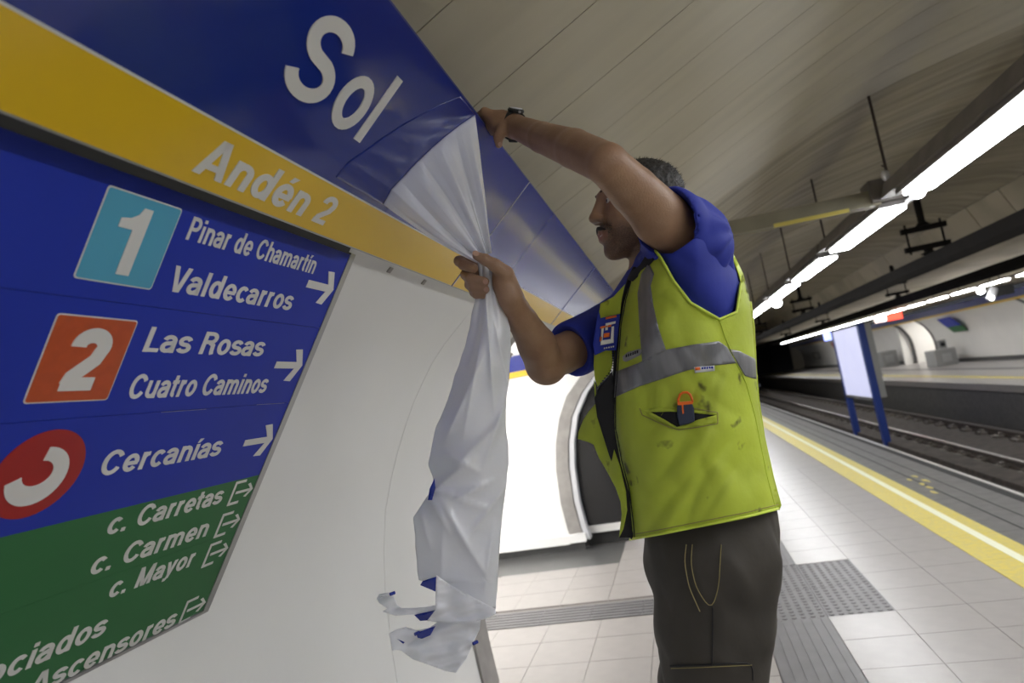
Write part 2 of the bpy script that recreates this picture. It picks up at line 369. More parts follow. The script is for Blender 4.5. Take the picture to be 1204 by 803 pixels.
for x in (-2.0, -3.3, -4.6):
    t = thing('passage_ceiling_lamp', 'flush ceiling lamp inside the side passage, lamp %s' % {-2.0: 'nearest the platform', -3.3: 'in the middle of the row', -4.6: 'deepest in the passage'}[x], 'lamp', (x, 4.8, 2.28))
    keep(B().box((x - .32, 4.1, 2.25), (x + .32, 5.5, 2.28)).make('lamp_frame', M('alu'), t), t)
    keep(B().box((x - .28, 4.14, 2.24), (x + .28, 5.46, 2.25)).make('diffuser', M('plamp')), t)
# lintel over passage, under the name band
lint = struct(B().prism([W3(-0.60, 3.32, 0.405), W3(-0.66, 3.32, 0.37), W3(-0.84, 3.32, 0.52), W3(-0.84, 3.32, 0.80), W3(-0.58, 3.32, 0.50)], Vector((0, 3.05, 0))).make('trim_1', M('wall')))
# black cabinet beyond the passage corner
cab = thing('black_cabinet', 'tall black glossy cabinet standing just past the steel corner of the passage', 'cabinet', (-0.95, 6.9, 0))
bevel(B().prism([W3(x + .035, 6.50, z) for x, z in WALLP[4:-1]] + [W3(-1.14, 6.50, -1.31), W3(-.70, 6.50, -1.31), W3(-.70, 6.50, .20)], Vector((0, .48, 0))).make('body', M('black'), cab), .004)
B().box((-1.14, 6.52, 0.0), (-0.74, 6.96, 0.12)).make('plinth', M('dark'), cab)
B().box((-1.14, 6.49, 0.12), (-0.715, 6.985, 0.19)).make('white_kick_strip', M('white'), cab)

# ------------------------------------------------------------------ ceiling
ceil = struct(sheet('ceiling', offp(CEILP, 0.03), -14, 62, 0.15, M('dark')))
ys = [-14, -11, -8, -5, -3.5, -2.5, -1.6, -0.8, -0.38] + [0.07 + 0.42 * i for i in range(0, 14)]
ys[-1] = 5.55
i0 = 0
for a, b_ in zip(ys[:-1], ys[1:]):
    keep(sheet('ceiling_panel', CEILP, a + .0022, b_ - .0022, 0.012, M('ceil')), ceil)
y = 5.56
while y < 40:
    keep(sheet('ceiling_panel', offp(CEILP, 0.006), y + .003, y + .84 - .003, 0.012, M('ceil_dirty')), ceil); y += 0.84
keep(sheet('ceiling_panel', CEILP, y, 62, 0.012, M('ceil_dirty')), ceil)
far_c = struct(sheet('ceiling_far_side', offp(CEILQ, 0.03), -14, 62, 0.15, M('dark')))
y = -14.0
while y < 50:
    keep(sheet('ceiling_panel', CEILQ, y + .017, y + 1.25 - .017, 0.02, M('ceil_far')), far_c); y += 1.25
struct(sheet('ceiling_far_soffit', CEILS, -14, 62, 0.1, M('ceil_far')))
# end wall with the tunnel mouth
struct(B().box((-2, -14.2, -1.2), (11, -14, 4)).make('wall_back', M('ceil_far')))
struct(B().box((-6, 62, 0), (2.2, 62.3, 4)).make('wall_end_left', M('ceil_far')))
struct(B().box((9.9, 62, 0), (12, 62.3, 4)).make('wall_end_right', M('ceil_far')))
struct(B().box((2.2, 62, 3.2), (9.9, 62.3, 4)).make('wall_end_top', M('ceil_far')))
struct(B().box((2.2, 62.3, -1.2), (2.3, 76, 3.3)).box((9.9, 62.3, -1.2), (10.0, 76, 3.3)).box((2.2, 62.3, 3.2), (10, 76, 3.3)).box((2.2, 76, -1.2), (10, 76.1, 3.3)).make('wall_tunnel', M('dark')))
# ------------------------------------------------------------------ far platform
ff = struct(B().box((6.72, -14, -0.16), (12, 62, 0.0)).make('floor_far', M('tile')))
keep(B().box((6.70, -14, -0.03), (6.80, 62, 0.004)).make('edge_nosing', M('tile')), ff)
keep(B().box((7.42, -14, 0), (7.66, 62, 0.003)).make('yellow_line', M('yellow_floor')), ff)
keep(B().box((8.7, -14, 0), (8.98, 62, 0.003)).make('guide_line', M('tactile')), ff)
struct(B().box((6.85, -14, -1.05), (6.95, 62, -0.16)).make('wall_far_platform_front', M('edge')))
FW = [(9.4 - x, z) for x, z in WALLP]
def fwall(name, y0, y1, pitch=1.6):
    base = struct(sheet(name, [(x + .02, z) for x, z in FW], y0, y1, 0.1, M('grout')))
    n = max(1, round((y1 - y0) / pitch)); d = (y1 - y0) / n
    for i in range(n): keep(sheet('wall_panel', FW, y0 + i * d + .002, y0 + (i + 1) * d - .002, 0.018, M('wall_far')), base)
    keep(B().box((10.53, y0, 0), (10.7, y1, 0.14)).make('plinth', M('granite')), base)
    return base
fwall('wall_right_1', -14, 22.4); fwall('wall_right_2', 22.55, 31); fwall('wall_right_3', 34, 61)
def edgeframe(name, yy):
    return struct(sheet(name, offp(FW, -0.03), yy, yy + 0.14, 0.1, M('granite')))
edgeframe('trim_2', 22.40); edgeframe('trim_3', 31.0); edgeframe('trim_4', 33.86)
struct(B().box((10.2, 34.0, 0), (14, 34.2, 2.2)).make('wall_far_passage', M('wall_far')))
struct(B().box((10.2, 30.8, 2.0), (14, 34.2, 2.1)).make('ceiling_far_passage', M('wall_far')))
struct(B().box((13.9, 30.8, 0), (14, 34.2, 2.1)).make('wall_far_passage_end', M('wall_far')))
t = thing('far_passage_lamp', 'ceiling lamp in the side passage across the tracks', 'lamp', (11.6, 32.5, 2.0))
B().box((10.9, 32.2, 1.96), (12.4, 32.8, 1.999)).make('diffuser', M('plamp'), t)
fb = thing('far_name_band', 'long blue band with yellow lower stripe above the wall across the tracks', 'sign', (9.9, 28, 1.9))
def planebox(b, o, e1, l, e2, h0, h1, n, t0, t1):
    return b.obox(o + e2 * h0 + n * t0, e1 * l, e2 * (h1 - h0), n * (t1 - t0))
E1 = Vector((0, 1, 0))
o_ = W3(9.4 + .611, -5, .389); e2_ = Vector((-0.755, 0, 0.656)); n_ = Vector((-.656, 0, -.755))
planebox(B(), o_, E1, 66, e2_, 0.10, 0.393, n_, 0, .02).make('blue_panel', M('farband'), fb)
planebox(B(), o_, E1, 66, e2_, 0.0, 0.095, n_, 0, .02).make('yellow_panel', M('yellow'), fb)
# far small things
t = thing('far_directory_sign', 'small blue and green directory sign on the white wall across the tracks', 'sign', (9.9, 27.8, 1.3))
o_ = W3(9.4 + .66, 27.4, .30); e2_ = Vector((0.62, 0, -0.785)); n_ = Vector((-.785, 0, -.62))
planebox(B(), o_, E1, 1.2, e2_, 0, .45, n_, 0.06, .09).make('blue_panel', M('signblue'), t); planebox(B(), o_, E1, 1.2, e2_, .45, .75, n_, 0.06, .09).make('green_panel', M('signgreen'), t)
t = thing('ticket_machine', 'squat grey machine against the wall across the tracks', 'machine', (9.6, 28.2, 0))
bevel(B().box((9.35, 27.8, 0), (10.1, 28.8, .62)).make('body', M('machine'), t), .03); B().box((9.6, 27.78, .15), (9.9, 27.81, .45)).make('front_panel', M('alu'), t)
t = thing('help_point', 'slim grey help point beside the squat machine across the tracks', 'machine', (10.2, 28.9, 0))
B().box((9.95, 28.86, .35), (10.2, 29.1, .95)).make('body', M('machine'), t); B().box((10.0, 28.84, .7), (10.15, 28.86, .85)).make('screen', M('dark'), t); B().box((9.95, 28.86, 0), (10.3, 29.04, .36)).make('foot', M('machine'), t)
t = thing('ticket_machine', 'grey machine partly behind the track poster frame, on the platform across', 'machine', (10.0, 35.6, 0))
bevel(B().box((9.6, 35.2, 0), (10.3, 36.0, .75)).make('body', M('machine'), t), .03); B().box((9.75, 35.18, .2), (10.1, 35.21, .55)).make('front_panel', M('alu'), t)
t = thing('hanging_exit_sign', 'backlit red and pink sign hanging over the platform across the tracks', 'sign', (8.3, 28.45, 2.1))
B().box((7.77, 28.4, 2.02), (8.82, 28.5, 2.36)).make('frame', M('dark'), t); B().box((7.80, 28.385, 2.04), (8.22, 28.4, 2.34)).make('pink_panel', M('exitpink'), t); B().box((8.23, 28.385, 2.04), (8.79, 28.4, 2.34)).make('red_panel', M('exitred'), t)
B().tube([(7.9, 28.45, 2.36), (7.9, 28.45, 2.52)], .02, 6).make('hanger', M('rod'), t); B().tube([(8.7, 28.45, 2.36), (8.7, 28.45, 2.46)], .02, 6).make('hanger', M('rod'), t)
t = thing('blue_screen', 'small lit blue information screen left of the track poster frame', 'screen', (8.0, 38, 2.0))
B().box((7.80, 38.0, 1.74), (8.40, 38.08, 2.3)).make('frame', M('dark'), t); B().box((7.84, 37.985, 1.79), (8.36, 38.0, 2.25)).make('display', M('screen'), t); B().tube([(8.10, 38.04, 2.3), (8.10, 38.04, 2.53)], .025, 6).make('hanger', M('rod'), t)
t = thing('red_poster', 'small red and brown poster on the far end of the wall across the tracks', 'poster', (10, 46, 1.5))
o_ = W3(9.4 + .78, 46, .19); planebox(B(), o_, E1, 1.4, Vector((.35, 0, -.93)), 0, .85, Vector((-.93, 0, -.35)), .06, .09).make('red_panel', M('red'), t)
planebox(B(), o_ + E1 * .3, E1, .8, Vector((.35, 0, -.93)), .25, .7, Vector((-.93, 0, -.35)), .09, .095).make('dark_panel', M('dark'), t)
t = thing('wall_frame', 'empty dark rectangular outline on the far end of the wall across the tracks', 'frame', (10.4, 52, 1))
for a in ((0, 2.4, 0, .06), (0, 2.4, .45, .51), (0, .25, 0, .51), (2.15, 2.4, 0, .51)):
    planebox(B(), W3(9.4 + 1.12, 53.5 + a[0], -.30), E1, a[1] - a[0], Vector((.1, 0, -.99)), a[2], a[3], Vector((-.99, 0, -.1)), .06, .09).make('bar', M('machine'), t)
t = thing('surveillance_camera', 'dark surveillance camera under the far roof at the right edge', 'camera', (8.3, 19.4, 2.1))
B().box((8.2, 19.3, 1.98), (8.62, 19.6, 2.24)).make('body', M('dark'), t); B().tube([(8.05, 19.3, 1.93), (8.2, 19.35, 2.2)], .1, 10).make('speaker_cone', M('lightsteel'), t); B().tube([(8.4, 19.4, 2.24), (8.4, 19.4, 2.49)], .02, 6).make('bracket', M('dark'), t)
t = thing('far_emergency_light', 'tiny round lit lamp on the grey speaker under the far roof', 'lamp', (8.08, 19.1, 1.98))
B().ball((8.02, 19.15, 1.955), .05).make('globe', M('globe'), t, True)

# ------------------------------------------------------------------ tracks
def track(cx, label, vis=True):
    t = thing('railway_track', label, 'track', (cx, 20, -1.02))
    for s in (-1, 1):
        x = cx + s * 0.66
        b = B().box((x - .06, -5, -1.02), (x + .06, 75, -.985)).box((x - .012, -5, -.985), (x + .012, 75, -.90)).make('rail', M('railside'), t)
        keep(B().box((x - .033, -5, -.90), (x + .033, 75, -.868)).make('rail_head', M('railtop')), t)
    me = None
    y = 8.0
    while y < 56:
        for s in (-1, 1):
            if me is None:
                o = B().box((-.22, -.14, 0), (.22, .14, .05)).box((-.15, -.05, .05), (-.08, .05, .10)).box((.08, -.05, .05), (.15, .05, .10)).make('sleeper_block', M('sleeper')); me = o.data
            else:
                o = bpy.data.objects.new('sleeper_block', me); COL.objects.link(o)
            o.location = (s * .66, y - 20, 0); o.parent = t
        y += 0.8
    return t
track(5.68, 'railway track running beside the platform across the pit')
track(3.30, 'railway track hidden below the edge of the near platform')
# ------------------------------------------------------------------ conductor bars and insulator hangers
for cx, cz, lab in ((3.45, 0.84, 'thick dark overhead conductor bar above the nearer track'), (5.70, 0.79, 'thick dark overhead conductor bar above the farther track')):
    t = thing('conductor_bar', lab, 'conductor', (cx, 20, cz + CAMZ))
    b = B().prism([W3(cx - .085, -5, cz + .09), W3(cx + .085, -5, cz + .09), W3(cx + .06, -5, cz - .04), W3(cx + .02, -5, cz - .11), W3(cx - .02, -5, cz - .11), W3(cx - .06, -5, cz - .04)], Vector((0, 66, 0))).make('bar', M('cable'), t)
def ceilz(x):
    P_ = CEILP
    for a, b_ in zip(P_[:-1], P_[1:]):
        if a[0] <= x <= b_[0]: return a[1] + (b_[1] - a[1]) * (x - a[0]) / (b_[0] - a[0])
    return 2.0
hang_lab = {(3.45, 9.6): 'large insulator hanger above the nearer track, the nearest in view', (3.45, 18.4): 'insulator hanger above the nearer track, second from the camera', (3.45, 27.2): 'insulator hanger above the nearer track, third from the camera',
            (3.45, 36): 'insulator hanger above the nearer track, farthest in view', (5.7, 18.4): 'insulator hanger above the farther track, the nearest in view', (5.7, 27.2): 'insulator hanger above the farther track, middle one of three', (5.7, 36): 'insulator hanger above the farther track, farthest in view'}
for (cx, yy), lab in hang_lab.items():
    cz = 0.84 if cx < 4 else 0.79; top = ceilz(cx) if cx < 5 else 1.72
    t = thing('insulator_hanger', lab, 'hanger', (cx, yy, cz + CAMZ + .07))
    zz = CAMZ + cz + .04
    if top > 0:
        B().tube([(cx, yy, CAMZ + top - .01), (cx, yy, zz + .50), (cx, yy, zz + .44)], [.045, .045, .1], 10).make('stem', M('cable'), t)
    B().box((cx - .27, yy - .03, zz + .38), (cx + .27, yy + .03, zz + .45)).make('upper_bar', M('cable'), t)
    B().box((cx - .27, yy - .03, zz + .13), (cx + .27, yy + .03, zz + .20)).make('lower_bar', M('cable'), t)
    for s in (-1, 1): B().tube([(cx + s * .21, yy, zz + .10), (cx + s * .21, yy, zz + .50)], .014, 8).make('bolt', M('cable'), t)
    B().tube([(cx, yy, zz + .055), (cx, yy, zz + .08), (cx, yy, zz + .1), (cx, yy, zz + .14)], [.05, .1, .05, .06], 12).make('insulator', M('cable'), t)

ORD = 'zeroth first second third fourth fifth sixth seventh eighth ninth tenth eleventh twelfth thirteenth fourteenth fifteenth sixteenth seventeenth eighteenth nineteenth twentieth'.split()
# ------------------------------------------------------------------ near row of platform lamps
LX, LZ = 1.85, 0.965
near_y = [(-13.38 + 2.27 * i) for i in range(20)]
def lamp(x0, x1, y0, y1, zb, label, group, glob=False):
    t = thing('fluorescent_lamp', label, 'lamp', ((x0 + x1) / 2, (y0 + y1) / 2, zb + CAMZ), group)
    z = zb + CAMZ
    B().prism([(x0 - .015, y0 - .06, z + .0), (x1 + .015, y0 - .06, z + .0), (x1 + .01, y0 - .06, z + .035), (x0 - .01, y0 - .06, z + .035)], Vector((0, y1 - y0 + .12, 0))).make('body', M('housing'), t)
    bevel(B().box((x0 + .01, y0, z - .030), (x1 - .01, y1, z)).make('diffuser', M('lamp'), t), .01)
    return t
ordn = ['first', 'second', 'third', 'fourth', 'fifth', 'sixth', 'seventh', 'eighth', 'ninth', 'tenth', 'eleventh', 'twelfth']
def k_b(y): return int(round((1.1 - y) / 2.27)) + 1
k = 0
for y0 in near_y:
    a = y0 + 1.125 - 0.10
    # visible ones begin at Y = 3.4
    y_s = y0 + 0.82
    if y_s + 1.9 < 3.6: lab = '%s platform lamp behind the camera, counted backwards from it' % ORD[k_b(y_s)]
    elif k < 12: lab = 'long fluorescent lamp of the near platform row, %s in view from the top right' % ordn[k]; k += 1
    else: lab = '%s lamp from the far end of the near platform row, hidden behind the worker' % ORD[20 - near_y.index(y0)]
    lamp(1.74, 1.95, y_s, y_s + 1.74, LZ, lab, 'fluorescent lamps in a row over the near platform edge')
tr = thing('lamp_trunking', 'grey painted trunking carrying the near row of fluorescent lamps', 'trunking', (1.84, 15, LZ + CAMZ + .06))
for i in range(20):
    y_s = -13.38 + 2.27 * i + 0.70
    B().prism([(1.70, y_s, CAMZ + LZ + .036), (1.97, y_s, CAMZ + LZ + .036), (1.93, y_s, CAMZ + LZ + .15), (1.74, y_s, CAMZ + LZ + .15)], Vector((0, 2.15, 0))).make('trunking_section', M('housing'), tr)
B().box((1.80, -12.6, CAMZ + LZ + .06), (1.88, 38, CAMZ + LZ + .12)).make('cable_tray', M('cable'), tr)
rod_labs = ['thin hanger rod at the top right corner of the view', 'tall hanger rod above the cross beam', 'hanger rod seen behind the cross beam', 'hanger rod of the lamp trunking, second beyond the beam', 'hanger rod of the lamp trunking, third beyond the beam', 'hanger rod of the lamp trunking, fourth beyond the beam']
for i, yy in enumerate([3.25, 5.54, 7.8, 10.1, 12.4, 14.7]):
    o = B().tube([(1.84, yy, CAMZ + LZ + .14), (1.84, yy, CAMZ + ceilz(1.84) - .002)], .011, 8).make('hanger_rod', M('rod'))
    tag(o, rod_labs[i], 'rod', 'rods hanging the near lamp row')
bt = thing('cross_beam', 'beige box beam crossing from the wall behind the worker to the lamp row', 'beam', (0.9, 5.5, 2.55))
B().obox(W3(-.25, 5.46, 1.02), Vector((1.98, 0, -.035)), Vector((0, .14, 0)), Vector((0, 0, .115))).make('beam_body', M('beam'), bt)
B().obox(W3(0.95, 5.455, 0.985), Vector((.55, 0, -.01)), Vector((0, .01, 0)), Vector((0, 0, .03))).make('yellow_mark', M('beam_yellow'), bt)
B().box((1.66, 5.42, CAMZ + 1.0), (1.80, 5.64, CAMZ + 1.17)).make('joint_box', M('housing'), bt)
globs = [((1079, 225), 1.9, 'bright round globe lamp hanging at the end of the first lamp'), ((913, 356), 1.9, 'round globe lamp further along the near lamp row')]
for (u, v), X, lab in globs:
    d = ray(u, v); p = d * X / d[0]; r = 0.052 if u > 1000 else .085
    t = thing('globe_lamp', lab, 'lamp', (p[0], p[1], p[2] + CAMZ), 'round globe lamps')
    B().ball((p[0], p[1], p[2] + CAMZ), r).make('globe', M('globe'), t, True)
    B().tube([(p[0], p[1], p[2] + CAMZ + r * .9), (p[0] - .02, p[1], CAMZ + LZ + .04)], .016, 8).make('stem', M('alu'), t)
t = thing('small_camera', 'small pale device clipped on the trunking above the beam end', 'camera', (1.74, 5.3, CAMZ + 1.16))
B().ball((1.745, 5.3, CAMZ + 1.155), .034, sc=(.8, 1, 1.2)).make('housing', M('lightsteel'), t, True); B().tube([(1.75, 5.3, CAMZ + 1.18), (1.76, 5.3, CAMZ + 1.215), (1.735, 5.3, CAMZ + 1.235)], .006, 6).make('bracket', M('rod'), t)
B().tube([(1.80, 5.3, CAMZ + 1.10), (1.75, 5.3, CAMZ + 1.14)], .012, 6).make('clip', M('rod'), t)
tag(B().tube([(1.93, 5.42, CAMZ + LZ + .01), (1.93, 5.7, CAMZ + LZ + .01)], .022, 8).make('conduit', M('lightsteel')), 'short pale conduit between the first and second lamps', 'conduit')
# far row
k = 0
FX = 7.65
for i in range(-12, 22):
    y0 = 12.0 + 1.78 * i
    lab = 'thin fluorescent lamp of the row across the tracks, %s from the right edge' % (['first', 'second', 'third', 'fourth', 'fifth', 'sixth', 'seventh', 'eighth', 'ninth', 'tenth', 'eleventh', 'twelfth'][i - 2]) if 2 <= i < 14 else ('%s lamp beyond the right edge of the view in the row across the tracks' % ORD[2 - i] if i < 2 else '%s lamp from the dark tunnel end in the row across the tracks' % ORD[22 - i])
    t = thing('fluorescent_lamp', lab, 'lamp', (FX, y0, CAMZ + .79), 'fluorescent lamps over the platform across the tracks')
    B().box((FX - .08, y0, CAMZ + .79), (FX + .08, y0 + 1.60, CAMZ + .83)).make('body', M('housing'), t)
    B().box((FX - .075, y0 + .02, CAMZ + .755), (FX + .075, y0 + 1.18, CAMZ + .79)).make('diffuser', M('lamp'), t)
    B().tube([(FX, y0 + .8, CAMZ + .83), (FX, y0 + .8, CAMZ + 1.085)], .015, 6).make('hanger', M('rod'), t)
for (u, v), lab in (((1152, 338), 'round globe lamp under the lamp row across the tracks, toward the right edge'), ((1038, 372), 'round globe lamp beside the hanging red sign')):
    d = ray(u, v); p = d * 7.6 / d[0]
    t = thing('globe_lamp', lab, 'lamp', (p[0], p[1], p[2] + CAMZ), 'round globe lamps')
    B().ball((p[0], p[1], p[2] + CAMZ - .085), .085).make('globe', M('globe'), t, True); B().tube([(p[0], p[1], p[2] + CAMZ + .06), (p[0] + .02, p[1], CAMZ + .80)], .02, 6).make('stem', M('alu'), t)

# ------------------------------------------------------------------ poster frame between the tracks
pf = thing('poster_frame', 'tall blue framed poster stand between the tracks with pale blank poster', 'poster stand', (4.35, 18.4, -1.02))
for yy in (17.1, 19.75): B().box((4.29, yy - .09, -1.02), (4.43, yy + .09, 1.88)).make('post', M('postblue'), pf)
for yy in (17.1, 19.75): B().box((4.431, yy - .10, .1), (4.56, yy + .10, 1.88)).make('side_panel', M('machine'), pf)
B().box((4.30, 17.2, .12), (4.42, 19.66, 1.86)).make('poster', M('poster'), pf)
B().box((4.28, 17.1, 1.85), (4.44, 19.8, 1.90)).make('top_rail', M('dark'), pf); B().box((4.28, 17.19, .05), (4.44, 19.66, .12)).make('bottom_rail', M('alu'), pf)

# ------------------------------------------------------------------ lettering helper
# letters drawn as strokes: plain bold grotesque, cap height 1
def _arc(cx, cy, rx, ry, a0, a1, n=14):
    return [(cx + rx * math.cos(math.radians(a0 + (a1 - a0) * k / n)), cy + ry * math.sin(math.radians(a0 + (a1 - a0) * k / n))) for k in range(n + 1)]
def glyphs(w_):
    h = w_ / 2; X = .73; G = {}
    def diag(x0, y0, x1, y1, f=1.0):
        l = math.hypot(x1 - x0, y1 - y0); e = f * w_ * l / abs(y1 - y0) / 2
        return ('P', [(x0 - e, y0), (x0 + e, y0), (x1 + e, y1), (x1 - e, y1)])
    def st(x, a, b): return ('P', [(x - h, a), (x + h, a), (x + h, b), (x - h, b)])
    def bar(y, a, b): return ('P', [(a, y - h * .92), (b, y - h * .92), (b, y + h * .92), (a, y + h * .92)])
    T = X - h; ry = (X - w_) / 2
    G['S'] = (.72, [_arc(.36, (1.5 - h) / 2, .255, (.5 - h) / 2 + .0, 12, 250, 20) + _arc(.365, (.5 + h) / 2, .27, (.5 - h) / 2, 70, -168, 20)])
    G['s'] = (.57, [_arc(.28, (X / 2 + T) / 2, .185, (T - X / 2) / 2, 15, 245, 16) + _arc(.285, (X / 2 + h) / 2, .20, (X / 2 - h) / 2, 65, -165, 16)])
    G['o'] = (.64, [_arc(.32, X / 2, .32 - h - .035, ry + .005, 0, 360, 30)])
    G['c'] = (.58, [_arc(.32, X / 2, .32 - h - .035, ry + .005, 42, 318, 24)])
    e = [_arc(.32, X / 2, .32 - h - .035, ry + .005, -2, 322, 28), bar(X / 2 - .02, .09, .58)]
    G['e'] = (.62, e); acc = ('P', [(.25, .80), (.36, .80), (.50, .98), (.32, .98)])
    G['é'] = (.62, e + [acc])
    G['a'] = (.60, [_arc(.28, T - .17, .19, .17, 165, 0, 12) + [(.47, 0)], [(.47, .43), (.33, .395)] + _arc(.235, .23, .15, .155, 90, 270, 12) + [(.33, .085), (.47, .20)]])
    G['n'] = (.64, [st(.14, 0, X), [(.14, .40)] + _arc(.325, T - .2, .185, .2, 175, 0, 12) + [(.51, 0)]])
    G['h'] = (.64, [st(.14, 0, 1), [(.14, .40)] + _arc(.325, T - .2, .185, .2, 175, 0, 12) + [(.51, 0)]])
    G['m'] = (.98, [st(.14, 0, X), [(.14, .42)] + _arc(.31, T - .17, .17, .17, 175, 0, 12) + [(.48, 0)], [(.48, .42)] + _arc(.655, T - .17, .17, .17, 175, 0, 12) + [(.83, 0)]])
    G['r'] = (.42, [st(.14, 0, X), [(.14, .38)] + _arc(.34, T - .20, .20, .20, 175, 88, 8)])
    G['d'] = (.66, [_arc(.31, X / 2, .19, ry + .005, 0, 360, 28), st(.52, 0, 1)])
    G['l'] = (.28, [st(.14, 0, 1)]); G['i'] = (.28, [st(.14, 0, X), ('P', [(.14 - h, .85), (.14 + h, .85), (.14 + h, 1), (.14 - h, 1)])])
    G['í'] = (.28, [st(.14, 0, X), ('P', [(.06, .80), (.16, .80), (.30, .98), (.13, .98)])])
    G['t'] = (.38, [[(.17, .93), (.17, .20)] + _arc(.28, .19, .11, .19 - h, 180, 275, 8), bar(X - h, .01, .35)])
    G['u'] = (.64, [st(.50, 0, X), [(.13, X)] + _arc(.315, .2 + h - .0, .185, .2, 180, 355, 12) + [(.50, .35)]])
    G['y'] = (.58, [diag(.30, .03, .10, X), ('P', [(.40, X), (.40 + w_ * 1.08, X), (.28 + w_ * .3, -.16), (.17, -.16)]), ('P', [(.06, -.27), (.20, -.27), (.30, -.12), (.06, -.12)])])
    G['A'] = (.76, [diag(.10, 0, .36, 1), diag(.66, 0, .40, 1), bar(.27, .2, .56)])
    G['V'] = (.72, [diag(.36 - .03, 0, .10, 1), diag(.36 + .03, 0, .62, 1)])
    G['P'] = (.72, [st(.16, 0, 1), [(.16, 1 - h), (.40, 1 - h)] + _arc(.40, .70, .20, .30 - h, 90, -90, 12) + [(.16, .40 + h)]])
    G['R'] = (.76, [st(.16, 0, 1), [(.16, 1 - h), (.40, 1 - h)] + _arc(.40, .73, .21, .27 - h, 90, -90, 12) + [(.16, .46 + h)], [(.42, .50), (.57, .42), (.60, .10), (.63, 0)]])
    G['L'] = (.62, [st(.16, 0, 1), bar(h, .16, .60)])
    G['C'] = (.78, [_arc(.41, .5, .41 - h - .04, .5 - h, 32, 328, 30)])
    G['M'] = (.90, [st(.15, 0, 1), st(.75, 0, 1), diag(.43, 0, .17, 1, .95), diag(.47, 0, .73, 1, .95)])
    G['2'] = (.60, [_arc(.305, .715, .20, .285 - h, 185, -25, 16) + [(.44, .50), (.17, .23), (.135, .10)], bar(h, .045, .55)])
    G['.'] = (.28, [('P', [(.14 - h, 0), (.14 + h, 0), (.14 + h, w_), (.14 - h, w_)])]); G[' '] = (.30, [])
    return G
def ribbon(pts, w_):
    n = len(pts); L_, R_ = [], []; closed = math.hypot(pts[0][0] - pts[-1][0], pts[0][1] - pts[-1][1]) < 1e-6
    if closed: pts = pts[:-1]; n -= 1
    for i in range(n):
        a = pts[(i - 1) % n] if (closed or i) else pts[0]; b_ = pts[i]; c = pts[(i + 1) % n] if (closed or i < n - 1) else pts[-1]
        d1 = (b_[0] - a[0], b_[1] - a[1]); d2 = (c[0] - b_[0], c[1] - b_[1]); l1 = math.hypot(*d1); l2 = math.hypot(*d2)
        if l1 < 1e-9: d1, l1 = d2, l2
        if l2 < 1e-9: d2, l2 = d1, l1
        t = (d1[0] / l1 + d2[0] / l2, d1[1] / l1 + d2[1] / l2); l = math.hypot(*t); t = (t[0] / l, t[1] / l)
        k = 1 / max(.6, t[0] * d1[0] / l1 + t[1] * d1[1] / l1); nx, ny = -t[1] * w_ / 2 * k, t[0] * w_ / 2 * k
        L_.append((b_[0] + nx, b_[1] + ny)); R_.append((b_[0] - nx, b_[1] - ny))
    return L_, R_, closed
def put_text(s_, O, e1, e2, n, x0, x1, base, cap, m, parent, bold=0.0, t=0.0015, name='letter', wt=.175, track=.02):
    G = glyphs(wt); tot = 0; pos = []
    for ch in s_: pos.append(tot); tot += G[ch][0] + track
    ext = [p[0] for ch, ps in zip(s_, pos) for st_ in G[ch][1] for p in [(q[0] + ps, 0) for q in (st_[1] if isinstance(st_, tuple) else [(a + d_, b) for a, b in st_ for d_ in (-wt / 2, wt / 2)])]]
    lo, hi = min(ext), max(ext)
    if not isinstance(G[s_[-1]][1][0], tuple) and s_[-1] not in 'n': hi -= 0
    sx = (x1 - x0) / (hi - lo); sy = cap
    for ch, ps in zip(s_, pos):
        if not G[ch][1]: continue
        vs = []; fs = []
        Q_ = lambda p, tt: O + e1 * (x0 + (p[0] + ps - lo) * sx) + e2 * (base + p[1] * sy) + n * tt
        for st_ in G[ch][1]:
            if isinstance(st_, tuple):
                k = len(vs); P_ = st_[1]; c = len(P_); vs += [Q_(p, 0) for p in P_] + [Q_(p, t) for p in P_]
                fs.append(tuple(range(k + c, k + 2 * c))); fs += [(k + i, k + (i + 1) % c, k + c + (i + 1) % c, k + c + i) for i in range(c)]
            else:
                L_, R_, cl = ribbon(st_, wt); k = len(vs); c = len(L_)
                for tt in (t * .999, 0): vs += [Q_(p, tt) for p in L_] + [Q_(p, tt) for p in R_]
                for i in range(c if cl else c - 1):
                    j = (i + 1) % c; fs += [(k + i, k + c + i, k + c + j, k + j), (k + i, k + j, k + 2 * c + j, k + 2 * c + i), (k + c + i, k + 3 * c + i, k + 3 * c + j, k + c + j)]
                if not cl: fs += [(k, k + 2 * c, k + 3 * c, k + c), (k + c - 1, k + 2 * c - 1, k + 4 * c - 1, k + 3 * c - 1)]
        keep(pyd(name, vs, fs, m), parent)
def rrect(O, e1, e2, n, x0, x1, y0, y1, r, m, parent, t0, t1, name):
    pts = []
    for cx, cy, a0 in ((x1 - r, y1 - r, 0), (x0 + r, y1 - r, 90), (x0 + r, y0 + r, 180), (x1 - r, y0 + r, 270)):
        for k in range(5): a = math.radians(a0 + k * 22.5); pts.append(O + e1 * (cx + r * math.cos(a)) + e2 * (cy + r * math.sin(a)) + n * t0)
    return B().prism(pts, n * (t1 - t0)).make(name, m, parent)
def poly(O, e1, e2, n, P2, m, parent, t0, t1, name):
    return B().prism([O + e1 * a + e2 * b_ + n * t0 for a, b_ in P2], n * (t1 - t0)).make(name, m, parent)

